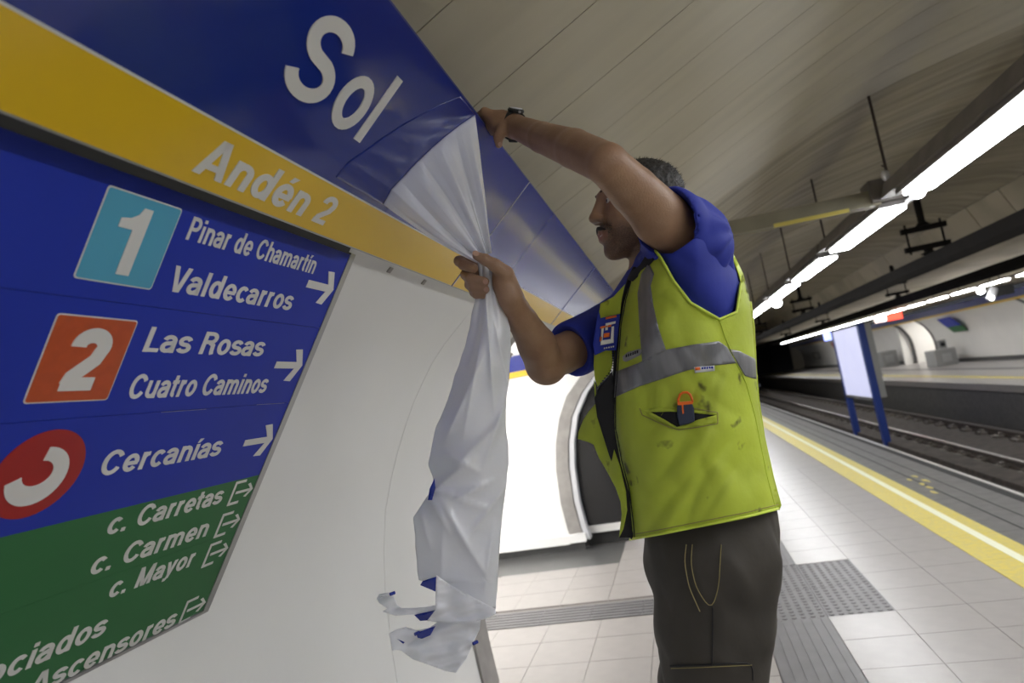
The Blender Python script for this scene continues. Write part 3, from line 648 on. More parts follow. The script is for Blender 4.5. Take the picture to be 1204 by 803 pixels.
# ------------------------------------------------------------------ station name band
OB = W3(-0.611, 0, 0.3892); UB = Vector((0.755, 0, 0.656)); UB.normalize(); NB = Vector((0.656, 0, -0.755)); NB.normalize()
band = thing('station_name_band', 'long slanted blue and yellow enamel band above the wall reading the station name', 'sign', (-0.5, 1.9, 1.95))
for a, b_ in ((-14, -5), (-5, -1.22), (-1.22, 0.35), (0.35, 1.912), (1.918, 3.562), (3.568, 5.13), (5.136, 6.70), (6.706, 9.8), (9.806, 16), (16, 60)):
    c = 'blue' if b_ < 1.915 else 'blue_old'
    B().obox(OB + E1 * a + UB * 0.100 - NB * .02, E1 * (b_ - a), UB * 0.293, NB * .02).make('blue_panel', M(c), band)
    B().obox(OB + E1 * a - NB * .02, E1 * (b_ - a), UB * 0.0965, NB * .02).make('yellow_panel', M('yellow'), band)
    B().obox(OB + E1 * a + UB * 0.0965 - NB * .02, E1 * (b_ - a), UB * 0.0035, NB * .0205).make('white_line', M('white'), band)
    B().obox(OB + E1 * a + UB * 0.393 - NB * .02, E1 * (b_ - a), UB * 0.003, NB * .0195).make('edge_trim', M('farband'), band)
    B().obox(OB + E1 * a - UB * 0.003 - NB * .02, E1 * (b_ - a), UB * .003, NB * .021).make('lower_lip', M('alu'), band)
for yj in (1.915, 3.565): B().obox(OB + E1 * (yj - .004) - NB * .012, E1 * .0055, UB * .393, NB * .0135).make('joint_strip', M('farband'), band); B().obox(OB + E1 * (yj + .0018) - NB * .012, E1 * .0035, UB * .393, NB * .0138).make('joint_strip', M('lightsteel'), band)
# uncovered enamel right of the peeled film
B().prism([OB + E1 * a + UB * b_ + NB * .0006 for a, b_ in [(1.30, 0.101), (1.911, 0.101), (1.911, 0.3925), (1.375, 0.3925), (1.34, 0.33)]], NB * .0006).make('uncovered_enamel', M('blue_old'), band)
put_text('S', OB, E1, UB, NB, 0.812, 0.925, 0.187, 0.134, M('white'), band, 0, .002, wt=.165)
put_text('o', OB, E1, UB, NB, 0.946, 1.034, 0.187, 0.134, M('white'), band, 0, .002, wt=.150)
B().obox(OB + E1 * 1.049 + UB * .1885, E1 * .022, UB * .134, NB * .002).make('lettering', M('white'), band)
put_text('Andén', OB, E1, UB, NB, 0.776, 1.052, 0.0185, 0.060, M('white'), band, .03, .0015)
put_text('2', OB, E1, UB, NB, 1.086, 1.132, 0.0185, 0.060, M('white'), band, .03, .0015)
# bracket line below the band: white strip and dark slot above the directory
B().prism([W3(x, -5, z) for x, z in ((-.6128, .3875), (-.6215, .3765), (-.640, .389), (-.625, .40))], Vector((0, 6.27, 0))).make('backing_rail', M('dark'), band)
B().obox(OB + E1 * 1.30 - UB * .045 - NB * .045, E1 * 1.9, UB * .04, NB * .02).make('backing_rail', M('wall'), band)
for yy in (1.52, 1.75): B().obox(OB + E1 * yy - UB * .034 - NB * .028, E1 * .018, UB * .016, NB * .012).make('clip', M('steel'), band)

# ------------------------------------------------------------------ directory sign
OD = W3(-0.6409, 0, 0.3874); DD = Vector((-0.568, 0, -0.823)); DD.normalize(); UD = -DD; ND = Vector((0.823, 0, -0.568)); ND.normalize()
ds = thing('directory_sign', 'large blue and green platform directory board with white lettering and arrows', 'sign', (-0.9, 1.33, 1.5))
Y0, Y1 = 0.25, 1.318
B().obox(OD + E1 * Y0 + UD * -.885 - ND * .028, E1 * (Y1 - Y0), UD * .885, ND * .022).make('backing', M('alu'), ds)
for a, b_, c in ((0.0, .1775, 'signblue'), (.1785, .3595, 'signblue'), (.3605, .5400, 'signblue'), (.5400, .6800, 'signgreen'), (.6808, .8830, 'signgreen')):
    B().obox(OD + E1 * Y0 - UD * b_ - ND * .006, E1 * (Y1 - Y0), UD * (b_ - a), ND * .006).make('blue_slat' if 'blue' in c else 'green_slat', M(c), ds)
B().obox(OD + E1 * Y1 - UD * .893 - ND * .03, E1 * .020, UD * .897, ND * .032).make('side_frame', M('alu'), ds)
B().obox(OD + E1 * Y0 - UD * .893 - ND * .03, E1 * (Y1 - Y0), UD * .008, ND * .032).make('bottom_frame', M('alu'), ds)
B().obox(OD + E1 * Y0 + UD * .0002 - ND * .03, E1 * (Y1 - Y0), UD * .004, ND * .032).make('top_frame', M('dark'), ds)
def dt(s, x0, x1, wbase, cap, bold=.0, **k): return put_text(s, OD, E1, UD, ND, x0, x1, -wbase, cap, M('white'), ds, 0, .0012, **{'wt': .162, **k})
for (a, b_, c, num, nx0, nx1, nb, nc) in ((.687, .818, .0215, '1', .718, .768, .1365, .099), (.685, .818, .202, '2', .722, .787, .3155, .097)):
    rrect(OD, E1, UD, ND, a, b_, -(c + .1305), -c, .005, M('white'), ds, 0, .0008, 'square_border')
    rrect(OD, E1, UD, ND, a + .002, b_ - .002, -(c + .1285), -(c + .002), .004, M('cyan' if num == '1' else 'red'), ds, .0008, .0014, 'line_square')
    if num == '1':
        P2 = [(.746, .1365), (.768, .1365), (.768, .037), (.753, .037), (.748, .048), (.738, .055), (.722, .058), (.722, .071), (.746, .071)]
        poly(OD, E1, UD, ND, [(x, -w_) for x, w_ in P2], M('white'), ds, .0014, .0024, 'line_number')
    else:
        put_text('2', OD + ND * .0014, E1, UD, ND, nx0, nx1, -nb, nc, M('white'), ds, 0, .001, name='line_number', wt=.23)
dt('Pinar de Chamartín', .845, 1.207, .0640, .0375, wt=.155)
dt('Valdecarros', .848, 1.180, .149, .042)
dt('Las Rosas', .848, 1.149, .2515, .042)
dt('Cuatro Caminos', .853, 1.209, .3325, .043)
dt('Cercanías', .858, 1.142, .4675, .045)
dt('c. Carretas', .924, 1.213, .5885, .043)
dt('c. Carmen', .923, 1.208, .6645, .044)
dt('c. Mayor', .990, 1.204, .7325, .043)
dt('asociados', .73, 1.018, .815, .068 * .70)
dt('Ascensores', .892, 1.226, .884, .046)
def arrow(x0, x1, wc, hw, th):
    P2 = [(x0, wc + th * .55), (x0, wc - th * .55), (x1 - th * 1.9, wc - th * .55), (x1 - hw * 1.25, wc - hw + th * .1), (x1 - hw * .62, wc - hw), (x1, wc), (x1 - hw * .62, wc + hw), (x1 - hw * 1.25, wc + hw - th * .1), (x1 - th * 1.9, wc + th * .55)]
    poly(OD, E1, UD, ND, [(x, -w_) for x, w_ in P2], M('white'), ds, 0, .0012, 'arrow')
arrow(1.203, 1.308, .086, .038, .015); arrow(1.208, 1.308, .269, .038, .014); arrow(1.211, 1.311, .449, .038, .013)
for wc in (.573, .650, .722, .860):
    x = 1.241
    for P2 in ([(x, wc - .029), (x + .036, wc - .029), (x + .036, wc - .023), (x + .006, wc - .023), (x + .006, wc + .023), (x + .036, wc + .023), (x + .036, wc + .029), (x, wc + .029)],):
        poly(OD, E1, UD, ND, [(a, -b_) for a, b_ in P2], M('white'), ds, 0, .0012, 'exit_bracket')
    P2 = [(x + .014, wc + .003), (x + .014, wc - .003), (x + .062, wc - .003), (x + .048, wc - .015), (x + .056, wc - .017), (x + .073, wc), (x + .056, wc + .017), (x + .048, wc + .015), (x + .062, wc + .003)]
    poly(OD, E1, UD, ND, [(a, -b_) for a, b_ in P2], M('white'), ds, 0, .0012, 'exit_arrow')
cx, cw, cr = 0.752, 0.445, 0.0695
poly(OD, E1, UD, ND, [(cx + cr * math.cos(a), -cw + cr * math.sin(a)) for a in np.linspace(0, 2 * math.pi, 49)[:-1]], M('darkred'), ds, 0, .0012, 'rail_logo_disc')
arc = []
for a in np.linspace(math.radians(88), math.radians(-172), 27): arc.append((cx - .002 + .046 * math.cos(a), -cw - .003 + .046 * math.sin(a)))
for a in np.linspace(math.radians(-172), math.radians(88), 27): arc.append((cx - .004 + .023 * math.cos(a), -cw + .002 + .020 * math.sin(a)))
vs = [OD + E1 * a + UD * b_ + ND * t_ for t_ in (.0012, .0022) for a, b_ in arc]; nA = len(arc); fs = []
for i in range(26): fs += [(i, i + 1, nA - 2 - i, nA - 1 - i), (nA + i, 2 * nA - 1 - i, 2 * nA - 2 - i, nA + i + 1)]
for i in range(nA): j = (i + 1) % nA; fs.append((i, j, nA + j, nA + i))
keep(fixn(pyd('rail_logo_crescent', vs, fs, M('white'))), ds)
# fine scratches on the board
for (x0, w0, x1, w1) in ((.94, .3605, 1.05, .361), (1.20, .3595, 1.30, .3605)):
    poly(OD, E1, UD, ND, [(x0, -w0), (x1, -w1), (x1, -w1 - .0006), (x0, -w0 - .0006)], M('alu'), ds, 0, .0003, 'scratch')

# ------------------------------------------------------------------ implicit surfaces for soft bodies
class SDF:
    def __init__(s, lo, hi, h):
        s.lo = np.array(lo, float); s.h = h; s.n = np.ceil((np.array(hi) - s.lo) / h).astype(int) + 1
        s.F = np.full(tuple(s.n), 0.5, np.float32)
    def sub(s, lo, hi, pad):
        a = np.clip(np.floor((np.array(lo) - pad - s.lo) / s.h).astype(int), 0, s.n - 1); b = np.clip(np.ceil((np.array(hi) + pad - s.lo) / s.h).astype(int) + 1, 1, s.n)
        sl = tuple(slice(a[i], b[i]) for i in range(3))
        g = np.meshgrid(*[np.arange(a[i], b[i], dtype=np.float32) * s.h + s.lo[i] for i in range(3)], indexing='ij')
        return sl, np.stack(g, -1)
    def mix(s, sl, d, k, op):
        F = s.F[sl]
        if op == 'add':
            if k > 0:
                hh = np.clip(.5 + .5 * (F - d) / k, 0, 1); F[...] = F * (1 - hh) + d * hh - k * hh * (1 - hh)
            else: np.minimum(F, d, out=F)
        else:
            hh = np.clip(.5 - .5 * (F + d) / k, 0, 1); F[...] = F * (1 - hh) + (-d) * hh + k * hh * (1 - hh)
    def cone(s, a, b, ra, rb, k=.01, op='add', ax=None, f=1.0):
        a = np.array(a, np.float32); b = np.array(b, np.float32); r = max(ra, rb) * max(1, f)
        sl, P = s.sub(np.minimum(a, b) - r, np.maximum(a, b) + r, k + 4 * s.h)
        if ax is not None:      # stretch the section along ax by f
            ax = np.array(ax, np.float32); ax /= np.linalg.norm(ax)
            T = lambda q: q - (q @ ax)[..., None] * ax * (1 - 1 / f)
            P = T(P); a = a - (a @ ax) * ax * (1 - 1 / f); b = b - (b @ ax) * ax * (1 - 1 / f)
        ab = b - a; t = np.clip(((P - a) @ ab) / max(ab @ ab, 1e-12), 0, 1)
        d = np.linalg.norm(P - a - t[..., None] * ab, axis=-1) - (ra + (rb - ra) * t)
        s.mix(sl, d, k, op)
    def chain(s, pts, rs, k=.01, **kw):
        for i in range(len(pts) - 1): s.cone(pts[i], pts[i + 1], rs[i], rs[i + 1], k, **kw)
    def ell(s, c, r, A=None, k=.01, op='add'):
        c = np.array(c, np.float32); r = np.array(r, np.float32); m = r.max()
        sl, P = s.sub(c - m, c + m, k + 4 * s.h)
        q = P - c
        if A is not None: q = q @ np.array(A, np.float32).T
        q1 = np.linalg.norm(q / r, axis=-1); q2 = np.linalg.norm(q / (r * r), axis=-1)
        d = q1 * (q1 - 1) / np.maximum(q2, 1e-9)
        s.mix(sl, d, k, op)
    def mesh(s):
        F = s.F; ins = F < 0; n = s.n
        c = np.zeros(tuple(n - 1), np.int8)
        for dx in (0, 1):
            for dy in (0, 1):
                for dz in (0, 1): c += ins[dx:n[0] - 1 + dx, dy:n[1] - 1 + dy, dz:n[2] - 1 + dz]
        act = (c > 0) & (c < 8); idx = np.full(act.shape, -1, np.int64); ii = np.argwhere(act); idx[act] = np.arange(len(ii))
        acc = np.zeros((len(ii), 3)); cn = np.zeros(len(ii))
        cor = [(x, y, z) for x in (0, 1) for y in (0, 1) for z in (0, 1)]
        for A in cor:
            for ax in range(3):
                if A[ax]: continue
                Bc = list(A); Bc[ax] = 1
                fa = F[ii[:, 0] + A[0], ii[:, 1] + A[1], ii[:, 2] + A[2]]; fb = F[ii[:, 0] + Bc[0], ii[:, 1] + Bc[1], ii[:, 2] + Bc[2]]
                m = (fa < 0) != (fb < 0); t = np.where(m, fa / np.where(m, fa - fb, 1), 0)
                p = np.array(A, float)[None].repeat(len(ii), 0); p[:, ax] += t
                acc += p * m[:, None]; cn += m
        V = (ii + acc / cn[:, None]) * s.h + s.lo
        Q = []
        for ax in range(3):
            a1, a2 = [(1, 2), (2, 0), (0, 1)][ax]
            sa = [slice(0, None)] * 3; sb = [slice(0, None)] * 3; sa[ax] = slice(0, -1); sb[ax] = slice(1, None)
            A_ = ins[tuple(sa)]; B_ = ins[tuple(sb)]; ch = np.argwhere(A_ != B_)
            ch = ch[(ch[:, a1] > 0) & (ch[:, a2] > 0) & (ch[:, a1] < n[a1] - 1) & (ch[:, a2] < n[a2] - 1)]
            e1 = np.zeros(3, int); e1[a1] = 1; e2 = np.zeros(3, int); e2[a2] = 1
            def g(q): return idx[q[:, 0], q[:, 1], q[:, 2]]
            q = np.stack([g(ch - e1 - e2), g(ch - e2), g(ch), g(ch - e1)], 1)
            fl = A_[ch[:, 0], ch[:, 1], ch[:, 2]]
            q[~fl] = q[~fl][:, ::-1]; Q.append(q)
        Q = np.concatenate(Q)
        # light smoothing
        E_ = np.concatenate([Q[:, [0, 1]], Q[:, [1, 2]], Q[:, [2, 3]], Q[:, [3, 0]]])
        for _ in range(2):
            S_ = np.zeros_like(V); C_ = np.zeros(len(V))
            np.add.at(S_, E_[:, 0], V[E_[:, 1]]); np.add.at(C_, E_[:, 0], 1); np.add.at(S_, E_[:, 1], V[E_[:, 0]]); np.add.at(C_, E_[:, 1], 1)
            V = V * .5 + .5 * S_ / C_[:, None]
        return V, Q
def npmesh(name, V, Q, m, parent=None, smooth=True):
    me = bpy.data.meshes.new(name); me.vertices.add(len(V)); me.vertices.foreach_set('co', np.asarray(V, np.float32).ravel())
    Q = np.asarray(Q); k = Q.shape[1]
    me.loops.add(Q.size); me.loops.foreach_set('vertex_index', Q.astype(np.int32).ravel())
    me.polygons.add(len(Q)); me.polygons.foreach_set('loop_start', np.arange(0, Q.size, k, dtype=np.int32)); me.polygons.foreach_set('use_smooth', np.ones(len(Q), bool))
    me.update(calc_edges=True); me.validate()
    o = link(name, me, m)
    if parent: keep(o, parent)
    return o
# ------------------------------------------------------------------ THE WORKER
def V3(p): return np.array(p, float)
worker = thing('person', 'man in yellow high-visibility vest and blue t-shirt peeling film off the sign', 'person', (0.0, 1.5, 0.2))
HC = V3((-0.012, 1.472, 1.879))                      # head centre
Fh = V3((-0.915, -0.40, 0.10)); Fh /= np.linalg.norm(Fh)
Uh = V3((0.02, 0.0, 1.0)); Uh -= Uh @ Fh * Fh; Uh /= np.linalg.norm(Uh)
Lh = np.cross(Uh, Fh); AH = np.stack([Fh, Lh, Uh])      # rows: head axes
HS = 0.93
def hp(x, y, z): return HC + HS * (x * Fh + y * Lh + z * Uh)
body = SDF((-0.50, 0.98, 0.95), (0.28, 1.82, 2.28), 0.0036)
def he(c, r, k=.012, op='add'): body.ell(hp(*c), np.array(r) * HS, AH, k, op)
def hcn(a, b, ra, rb, k=.010, op='add'): body.cone(hp(*a), hp(*b), ra * HS, rb * HS, k, op)
he((-.012, 0, .030), (.096, .077, .078), 0); he((.024, 0, -.040), (.068, .062, .080), .03)
hcn((.072, 0, -.106), (.066, 0, -.100), .020, .022, .02)
for s in (-1, 1):
    hcn((.060, s * .018, -.098), (-.012, s * .055, -.050), .020, .018, .02)
    he((.058, s * .036, -.022), (.026, .022, .024), .02)
    hcn((.086, s * .012, .030), (.074, s * .044, .028), .011, .010, .012)
hcn((.088, 0, .022), (.107, 0, -.020), .010, .012, .010); he((.108, 0, -.026), (.015, .014, .012), .006)
for s in (-1, 1):
    he((.100, s * .013, -.031), (.012, .008, .009), .005)
    he((.096, s * .032, .008), (.014, .016, .010), .010, 'sub')
    hcn((.083, s * .020, .014), (.080, s * .044, .013), .0045, .0045, .003); hcn((.083, s * .020, .000), (.079, s * .044, .001), .0045, .0045, .003)
    he((-.010, s * .079, -.004), (.018, .010, .033), .006); he((-.004, s * .090, .002), (.010, .007, .020), .004, 'sub'); he((-.008, s * .078, -.032), (.009, .006, .011), .005)
hcn((.0935, -.020, -.060), (.0935, .020, -.060), .0075, .0075, .010); hcn((.0905, -.016, -.075), (.0905, .016, -.075), .0082, .0082, .010); hcn((.098, 0, -.060), (.0955, 0, -.074), .005, .005, .01)
he((.106, 0, -.0675), (.011, .020, .0028), .003, 'sub')
for s in (-1, 1): he((.110, s * .010, -.040), (.006, .004, .004), .003, 'sub')
# neck and upper chest
nk = V3(at(781, 318, 1.50))
body.cone(hp(-.030, 0, -.055), nk, .055, .058, .02); body.cone(hp(-.045, 0, .0), nk, .058, .058, .02)
shl = V3(at(808, 287, 1.36)); shr = V3(at(738, 378, 1.66))
body.cone(shl, shr, .070, .066, .03); body.cone(V3(at(790, 350, 1.50)), V3(at(810, 500, 1.48)), .085, .11, .03)
# left arm (raised): shoulder, elbow, wrist
sl_, el_, wl_ = shl, V3(at(714, 193, 1.155)), V3(at(606, 149, 1.44))
def lerp(a, b, t): return a + (b - a) * t
um = lerp(sl_, el_, .5)
body.chain([sl_, lerp(sl_, el_, .35), lerp(sl_, el_, .7), el_], [.058, .052, .044, .037], .005)
body.ell(lerp(sl_, el_, .40) + V3((0.0, 0, -.014)), (.045, .045, .042), None, .015)
body.chain([el_, lerp(el_, wl_, .3) + V3((0, 0, .004)), lerp(el_, wl_, .65), wl_], [.037, .0375, .032, .0265], .005)
# left hand on the top edge of the band: palm, thumb in front, four fingers over and behind the edge
pl_ = V3(at(577, 139, 1.455))
body.cone(wl_, lerp(wl_, pl_, .5), .0255, .025, .012); body.cone(V3(at(590, 141, 1.45)), V3(at(574, 138, 1.47)), .021, .018, .012)
body.cone(V3(at(588, 150, 1.44)), V3(at(579, 146, 1.46)), .020, .017, .012)
mcp = [V3(at(570, 132, 1.44)), V3(at(571, 138, 1.465)), V3(at(574, 146, 1.485)), V3(at(579, 153, 1.50))]
for i, m_ in enumerate(mcp):
    body.cone(V3(at(588, 143 + i * 3, 1.445)), m_, .017, .0115, .010)
    p1 = m_ + V3((-.022, .022, .004)); p2 = p1 + V3((-.018, .016, -.018)); p3 = p2 + V3((-.006, .006, -.018))
    body.chain([m_, p1, p2, p3], [.0112, .0102, .0094, .0084][0:4], .004)
th0, th1, th2 = V3(at(591, 153, 1.425)), V3(at(586, 161, 1.415)), V3(at(586.5, 170, 1.415))
body.chain([th0, th1, th2], [.015, .0108, .0088], .008)
# right arm
sr_, er_, wr_ = shr, V3(at(640, 427, 1.43)), V3(at(600, 349, 1.255))
body.chain([sr_, lerp(sr_, er_, .4), lerp(sr_, er_, .8), er_], [.060, .050, .045, .042], .006)
body.ell(er_ + V3((.004, 0, -.012)), (.042, .040, .038), None, .01)
body.chain([er_, lerp(er_, wr_, .3) + V3((.004, 0, .0)), lerp(er_, wr_, .65), wr_], [.042, .041, .031, .0235], .006)
# right hand: palm behind the film, fingers curling round the gathered film, thumb on top
body.cone(wr_, V3(at(593, 330, 1.25)), .0235, .023, .012); body.cone(V3(at(594, 333, 1.25)), V3(at(588, 318, 1.262)), .021, .017, .012); body.cone(V3(at(596, 340, 1.262)), V3(at(578, 338, 1.285)), .020, .016, .012)
# thumb
tb = [V3(at(595, 322, 1.235)), V3(at(582, 312, 1.222)), V3(at(570, 305, 1.216)), V3(at(560, 300.5, 1.214))]
body.chain(tb, [.0165, .0125, .0105, .0088], .006)
fing = [([(586, 318, 1.285), (566, 312, 1.288), (540, 307, 1.268), (545, 311.5, 1.243), (557, 315, 1.233)], .0108),
        ([(587, 329, 1.292), (568, 325, 1.296), (547.5, 323, 1.272), (553, 327.5, 1.243), (570, 331, 1.232)], .0106),
        ([(588, 339, 1.292), (570, 336, 1.296), (552, 335, 1.272), (557, 338.5, 1.243), (571, 340.5, 1.234)], .0096),
        ([(588, 347, 1.292), (573, 344, 1.296), (557, 344, 1.275), (560, 346.5, 1.252), (568, 347.5, 1.243)], .0084)]
for pts, r in fing:
    body.chain([V3(at(*q)) for q in pts], [r * 1.15, r * 1.08, r * 1.06, r, r * .88], .0035)
Vb, Qb = body.mesh()
bo = npmesh('body', Vb, Qb, M('skin'), worker)
bo['label'] = 'tanned skin of head, neck and arms'
# stubble as colour of the skin itself
me = bo.data
att = me.color_attributes.new('beard', 'FLOAT_COLOR', 'POINT')
q = (Vb - HC) @ AH.T / HS
bz = np.clip((-.045 - q[:, 2]) / .02, 0, 1) * np.clip((q[:, 2] + .135) / .02, 0, 1) * np.clip((q[:, 0] + .03) / .04, 0, 1) * (np.abs(q[:, 1]) < .085)
bz2 = np.clip(1 - np.hypot((q[:, 2] + .052) / .020, q[:, 1] / .040) + .25, 0, 1) * (q[:, 0] > .08)
sc_ = np.clip(np.clip((q[:, 2] - .045) / .02, 0, 1) * 0, 0, 1)
lipm = np.clip(1 - np.hypot((q[:, 2] + .070) / .013, q[:, 1] / .026) + .4, 0, 1) * (q[:, 0] > .088)
colr = np.zeros((len(Vb), 4), np.float32); colr[:, 0] = np.clip(bz * .62 + bz2 * 1.3, 0, 1) * (1 - lipm); colr[:, 1] = lipm; colr[:, 3] = 1
att.data.foreach_set('color', colr.ravel())
nt = M('skin').node_tree; bs = nt.nodes['Principled BSDF']; Lk = nt.links
src = bs.inputs['Base Color'].links[0].from_socket
an = nt.nodes.new('ShaderNodeAttribute'); an.attribute_name = 'beard'; sp_ = nt.nodes.new('ShaderNodeSeparateColor'); Lk.new(an.outputs['Color'], sp_.inputs[0])
nz = nt.nodes.new('ShaderNodeTexNoise'); nz.inputs['Scale'].default_value = 350; tcn = nt.nodes.new('ShaderNodeTexCoord'); Lk.new(tcn.outputs['Object'], nz.inputs['Vector'])
mm = nt.nodes.new('ShaderNodeMath'); mm.operation = 'MULTIPLY'; Lk.new(nz.outputs['Fac'], mm.inputs[0]); mm.inputs[1].default_value = 1.6
m2 = nt.nodes.new('ShaderNodeMath'); m2.operation = 'MULTIPLY'; m2.use_clamp = True; Lk.new(mm.outputs[0], m2.inputs[0]); Lk.new(sp_.outputs[0], m2.inputs[1])
mx = nt.nodes.new('ShaderNodeMix'); mx.data_type = 'RGBA'; Lk.new(m2.outputs[0], mx.inputs[0]); Lk.new(src, mx.inputs[6]); mx.inputs[7].default_value = (.035, .028, .024, 1)
mx2 = nt.nodes.new('ShaderNodeMix'); mx2.data_type = 'RGBA'; Lk.new(sp_.outputs[1], mx2.inputs[0]); Lk.new(mx.outputs[2], mx2.inputs[6]); mx2.inputs[7].default_value = (.28, .10, .075, 1)
Lk.new(mx2.outputs[2], bs.inputs['Base Color'])
# eyes, brows, teeth, nails
for s in (-1, 1):
    c = hp(.0730, s * .032, .007); e = B().ball(c, .0128).make('eye', M('eye'), worker, True)
    B().ball(c + Fh * .0072, .0060).make('iris', M('iris'), e, True)
    for a, b_, nm in (((.0, .0), (.0, .0), ''),):
        pass
    arc_ = [hp(.0875 - .010 * abs(t), s * (.032 + .015 * t), .010 + .005 * (1 - t * t)) for t in np.linspace(-1, 1, 7)]
    B().tube(arc_, [.001, .0022, .0026, .0028, .0026, .0022, .001], 6).make('eyelid', M('skin'), worker, True)
    br = [hp(.0925 - .020 * max(0, t) - .006 * (1 + t) * .5, s * (.013 + .017 * (t + 1)), .031 + .006 * (1 - (t - .2) ** 2)) for t in np.linspace(-1, 1, 8)]
    B().tube(br, [.0015, .0034, .0038, .0036, .0034, .0030, .0024, .001], 8).make('eyebrow', M('brow'), worker, True)
B().box((-.0, -.0, -.0), (.0, .0, .0))
tt = B()
for i in range(6): tt.ball(hp(.0945, (i - 2.5) * .0062, -.0672), .0034, 8, 6)
tt.make('teeth', M('tooth'), worker, True)
mo = [hp(.1025 - .25 * abs(y) , y, -.050 - abs(y) * .35) for y in np.linspace(-.030, .030, 9)]
B().tube(mo, [.0015, .003, .004, .0045, .004, .0045, .004, .003, .0015], 8).make('moustache', M('brow'), worker, True)
# hair: cropped shell over the skull
hr = SDF(HC - .15, HC + .15, .0032)
hr.ell(hp(-.018, 0, .034), np.array((.0995, .0815, .080)) * HS, AH, 0)
hr.ell(hp(-.060, 0, -.025), np.array((.056, .066, .060)) * HS, AH, .02)
hr.ell(hp(.125, 0, .02), np.array((.085, .11, .085)) * HS, AH, .006, 'sub'); hr.cone(hp(.06, 0, -.10), hp(-.01, 0, -.085), .085, .07, .006, 'sub')
for s in (-1, 1): hr.ell(hp(-.006, s * .085, -.008), np.array((.022, .03, .036)) * HS, AH, .004, 'sub')
Vh, Qh = hr.mesh()
for i in range(len(Vh)):
    p = Vh[i]; d = (p - HC); d /= np.linalg.norm(d); Vh[i] = p + d * (.0028 * noise.noise(Vector(p) * 210) + .002 * noise.noise(Vector(p) * 90))
ho = npmesh('hair', Vh, Qh, M('hair'), worker); ho['label'] = 'short dark hair flecked with grey'
# short strands
sb = B(); tri = []
cen = Vh[rng.integers(0, len(Vh), 2600)]
sv = []; sf = []
for p in cen:
    d = p - HC; d /= np.linalg.norm(d); d2 = d + rng.normal(0, .35, 3) - Fh * .3; d2 /= np.linalg.norm(d2); sd = np.cross(d2, d + rng.normal(0, .2, 3)); sd /= np.linalg.norm(sd) + 1e-9
    n = len(sv); sv += [p - sd * .0006, p + sd * .0006, p + d2 * rng.uniform(.004, .008)]; sf.append((n, n + 1, n + 2))
so = pyd('hair_strands', sv, sf, M('hair')); keep(so, worker); so['kind'] = 'stuff'
# nails
def nail(c, d, nrm, w_, l_):
    d = V3(d) / np.linalg.norm(d); nrm = V3(nrm); nrm -= nrm @ d * d; nrm /= np.linalg.norm(nrm); sd = np.cross(d, nrm)
    pts = [c + d * l_ * math.cos(a) + sd * w_ * math.sin(a) - nrm * .0008 * abs(math.sin(a)) for a in np.linspace(0, 2 * math.pi, 13)[:-1]]
    B().prism(pts, Vector(nrm * .0012)).make('finger_nail', M('nail'), worker, False)
cam_d = lambda p: -(V3(p) - V3((0, 0, 1.5))) / np.linalg.norm(V3(p) - V3((0, 0, 1.5)))
for (pts, r) in fing[1:3]:
    a = V3(at(*pts[-1])); b_ = V3(at(*pts[-2])); nrm = cam_d(a); nail(a + (a - b_) / np.linalg.norm(a - b_) * .002 + nrm * r * .90, a - b_, nrm, .0052, .0062)
nrm = cam_d(tb[3]) + V3((0, 0, .5)); nrm /= np.linalg.norm(nrm); nail(tb[3] + nrm * .0088, tb[3] - tb[2], nrm, .0058, .007)
nrm = cam_d(th2) + V3((.4, 0, 0)); nrm /= np.linalg.norm(nrm); nail(th2 + nrm * .0088 + V3((0, 0, -.001)), th2 - th1, nrm, .005, .006)
# ---- garments: torso described by the outline at each level; depth is a rounded section
LV = [(742, 634, 915, 597), (738, 600, 910, 567), (730, 552, 902, 520), (722, 505, 895, 482), (719, 458, 890.5, 446), (722, 412, 888, 405), (727, 375, 884.5, 362), (734, 345, 873, 326), (741, 322, 861, 299), (752, 303, 848, 272), (765, 289, 826, 250)]
LVa = np.array(LV, float)
def yc_of(t): return 1.475 + 0 * t
def dep_of(t): return np.interp(t, [0, 3, 6, 8, 9, 10], [.168, .174, .186, .196, .20, .19])
def level(t):
    i = min(int(t), 9); f_ = t - i
    return LVa[i] * (1 - f_) + LVa[i + 1] * f_
def find(u, v):
    lo, hi = 0.0, 10.0
    for _ in range(22):
        m_ = (lo + hi) / 2; l = level(m_); vy = l[1] + (l[3] - l[1]) * (u - l[0]) / (l[2] - l[0])
        if vy > v: lo = m_
        else: hi = m_
    t = (lo + hi) / 2; l = level(t); return t, (u - l[0]) / (l[2] - l[0])
def folds(u, v):
    p = Vector((u * .011 + v * .003, v * .007, 3.1))
    f_ = noise.noise(p * 2.2) * .012 + abs(noise.noise(Vector((u * .03 + v * .016, v * .008 - u * .006, 7)))) * -.018 + abs(noise.noise(Vector((u * .022 - v * .02, v * .010 + u * .004, 3)))) * -.012
    f_ += .006 * math.sin((u - 800) * .05 + (v - 400) * .03 + 3 * noise.noise(p)) * max(0, min(1, (620 - v) / 200))
    return f_
def ydep(u, v, back=False):
    t, q_ = find(u, v); s = min(1.0, abs(2 * q_ - 1)); g = (1 - s ** 2.3) ** (1 / 2.1)
    Y = yc_of(t) + (1 if back else -1) * dep_of(t) * g
    return Y + (folds(u, v) * min(1, g * 1.6) if not back else 0)
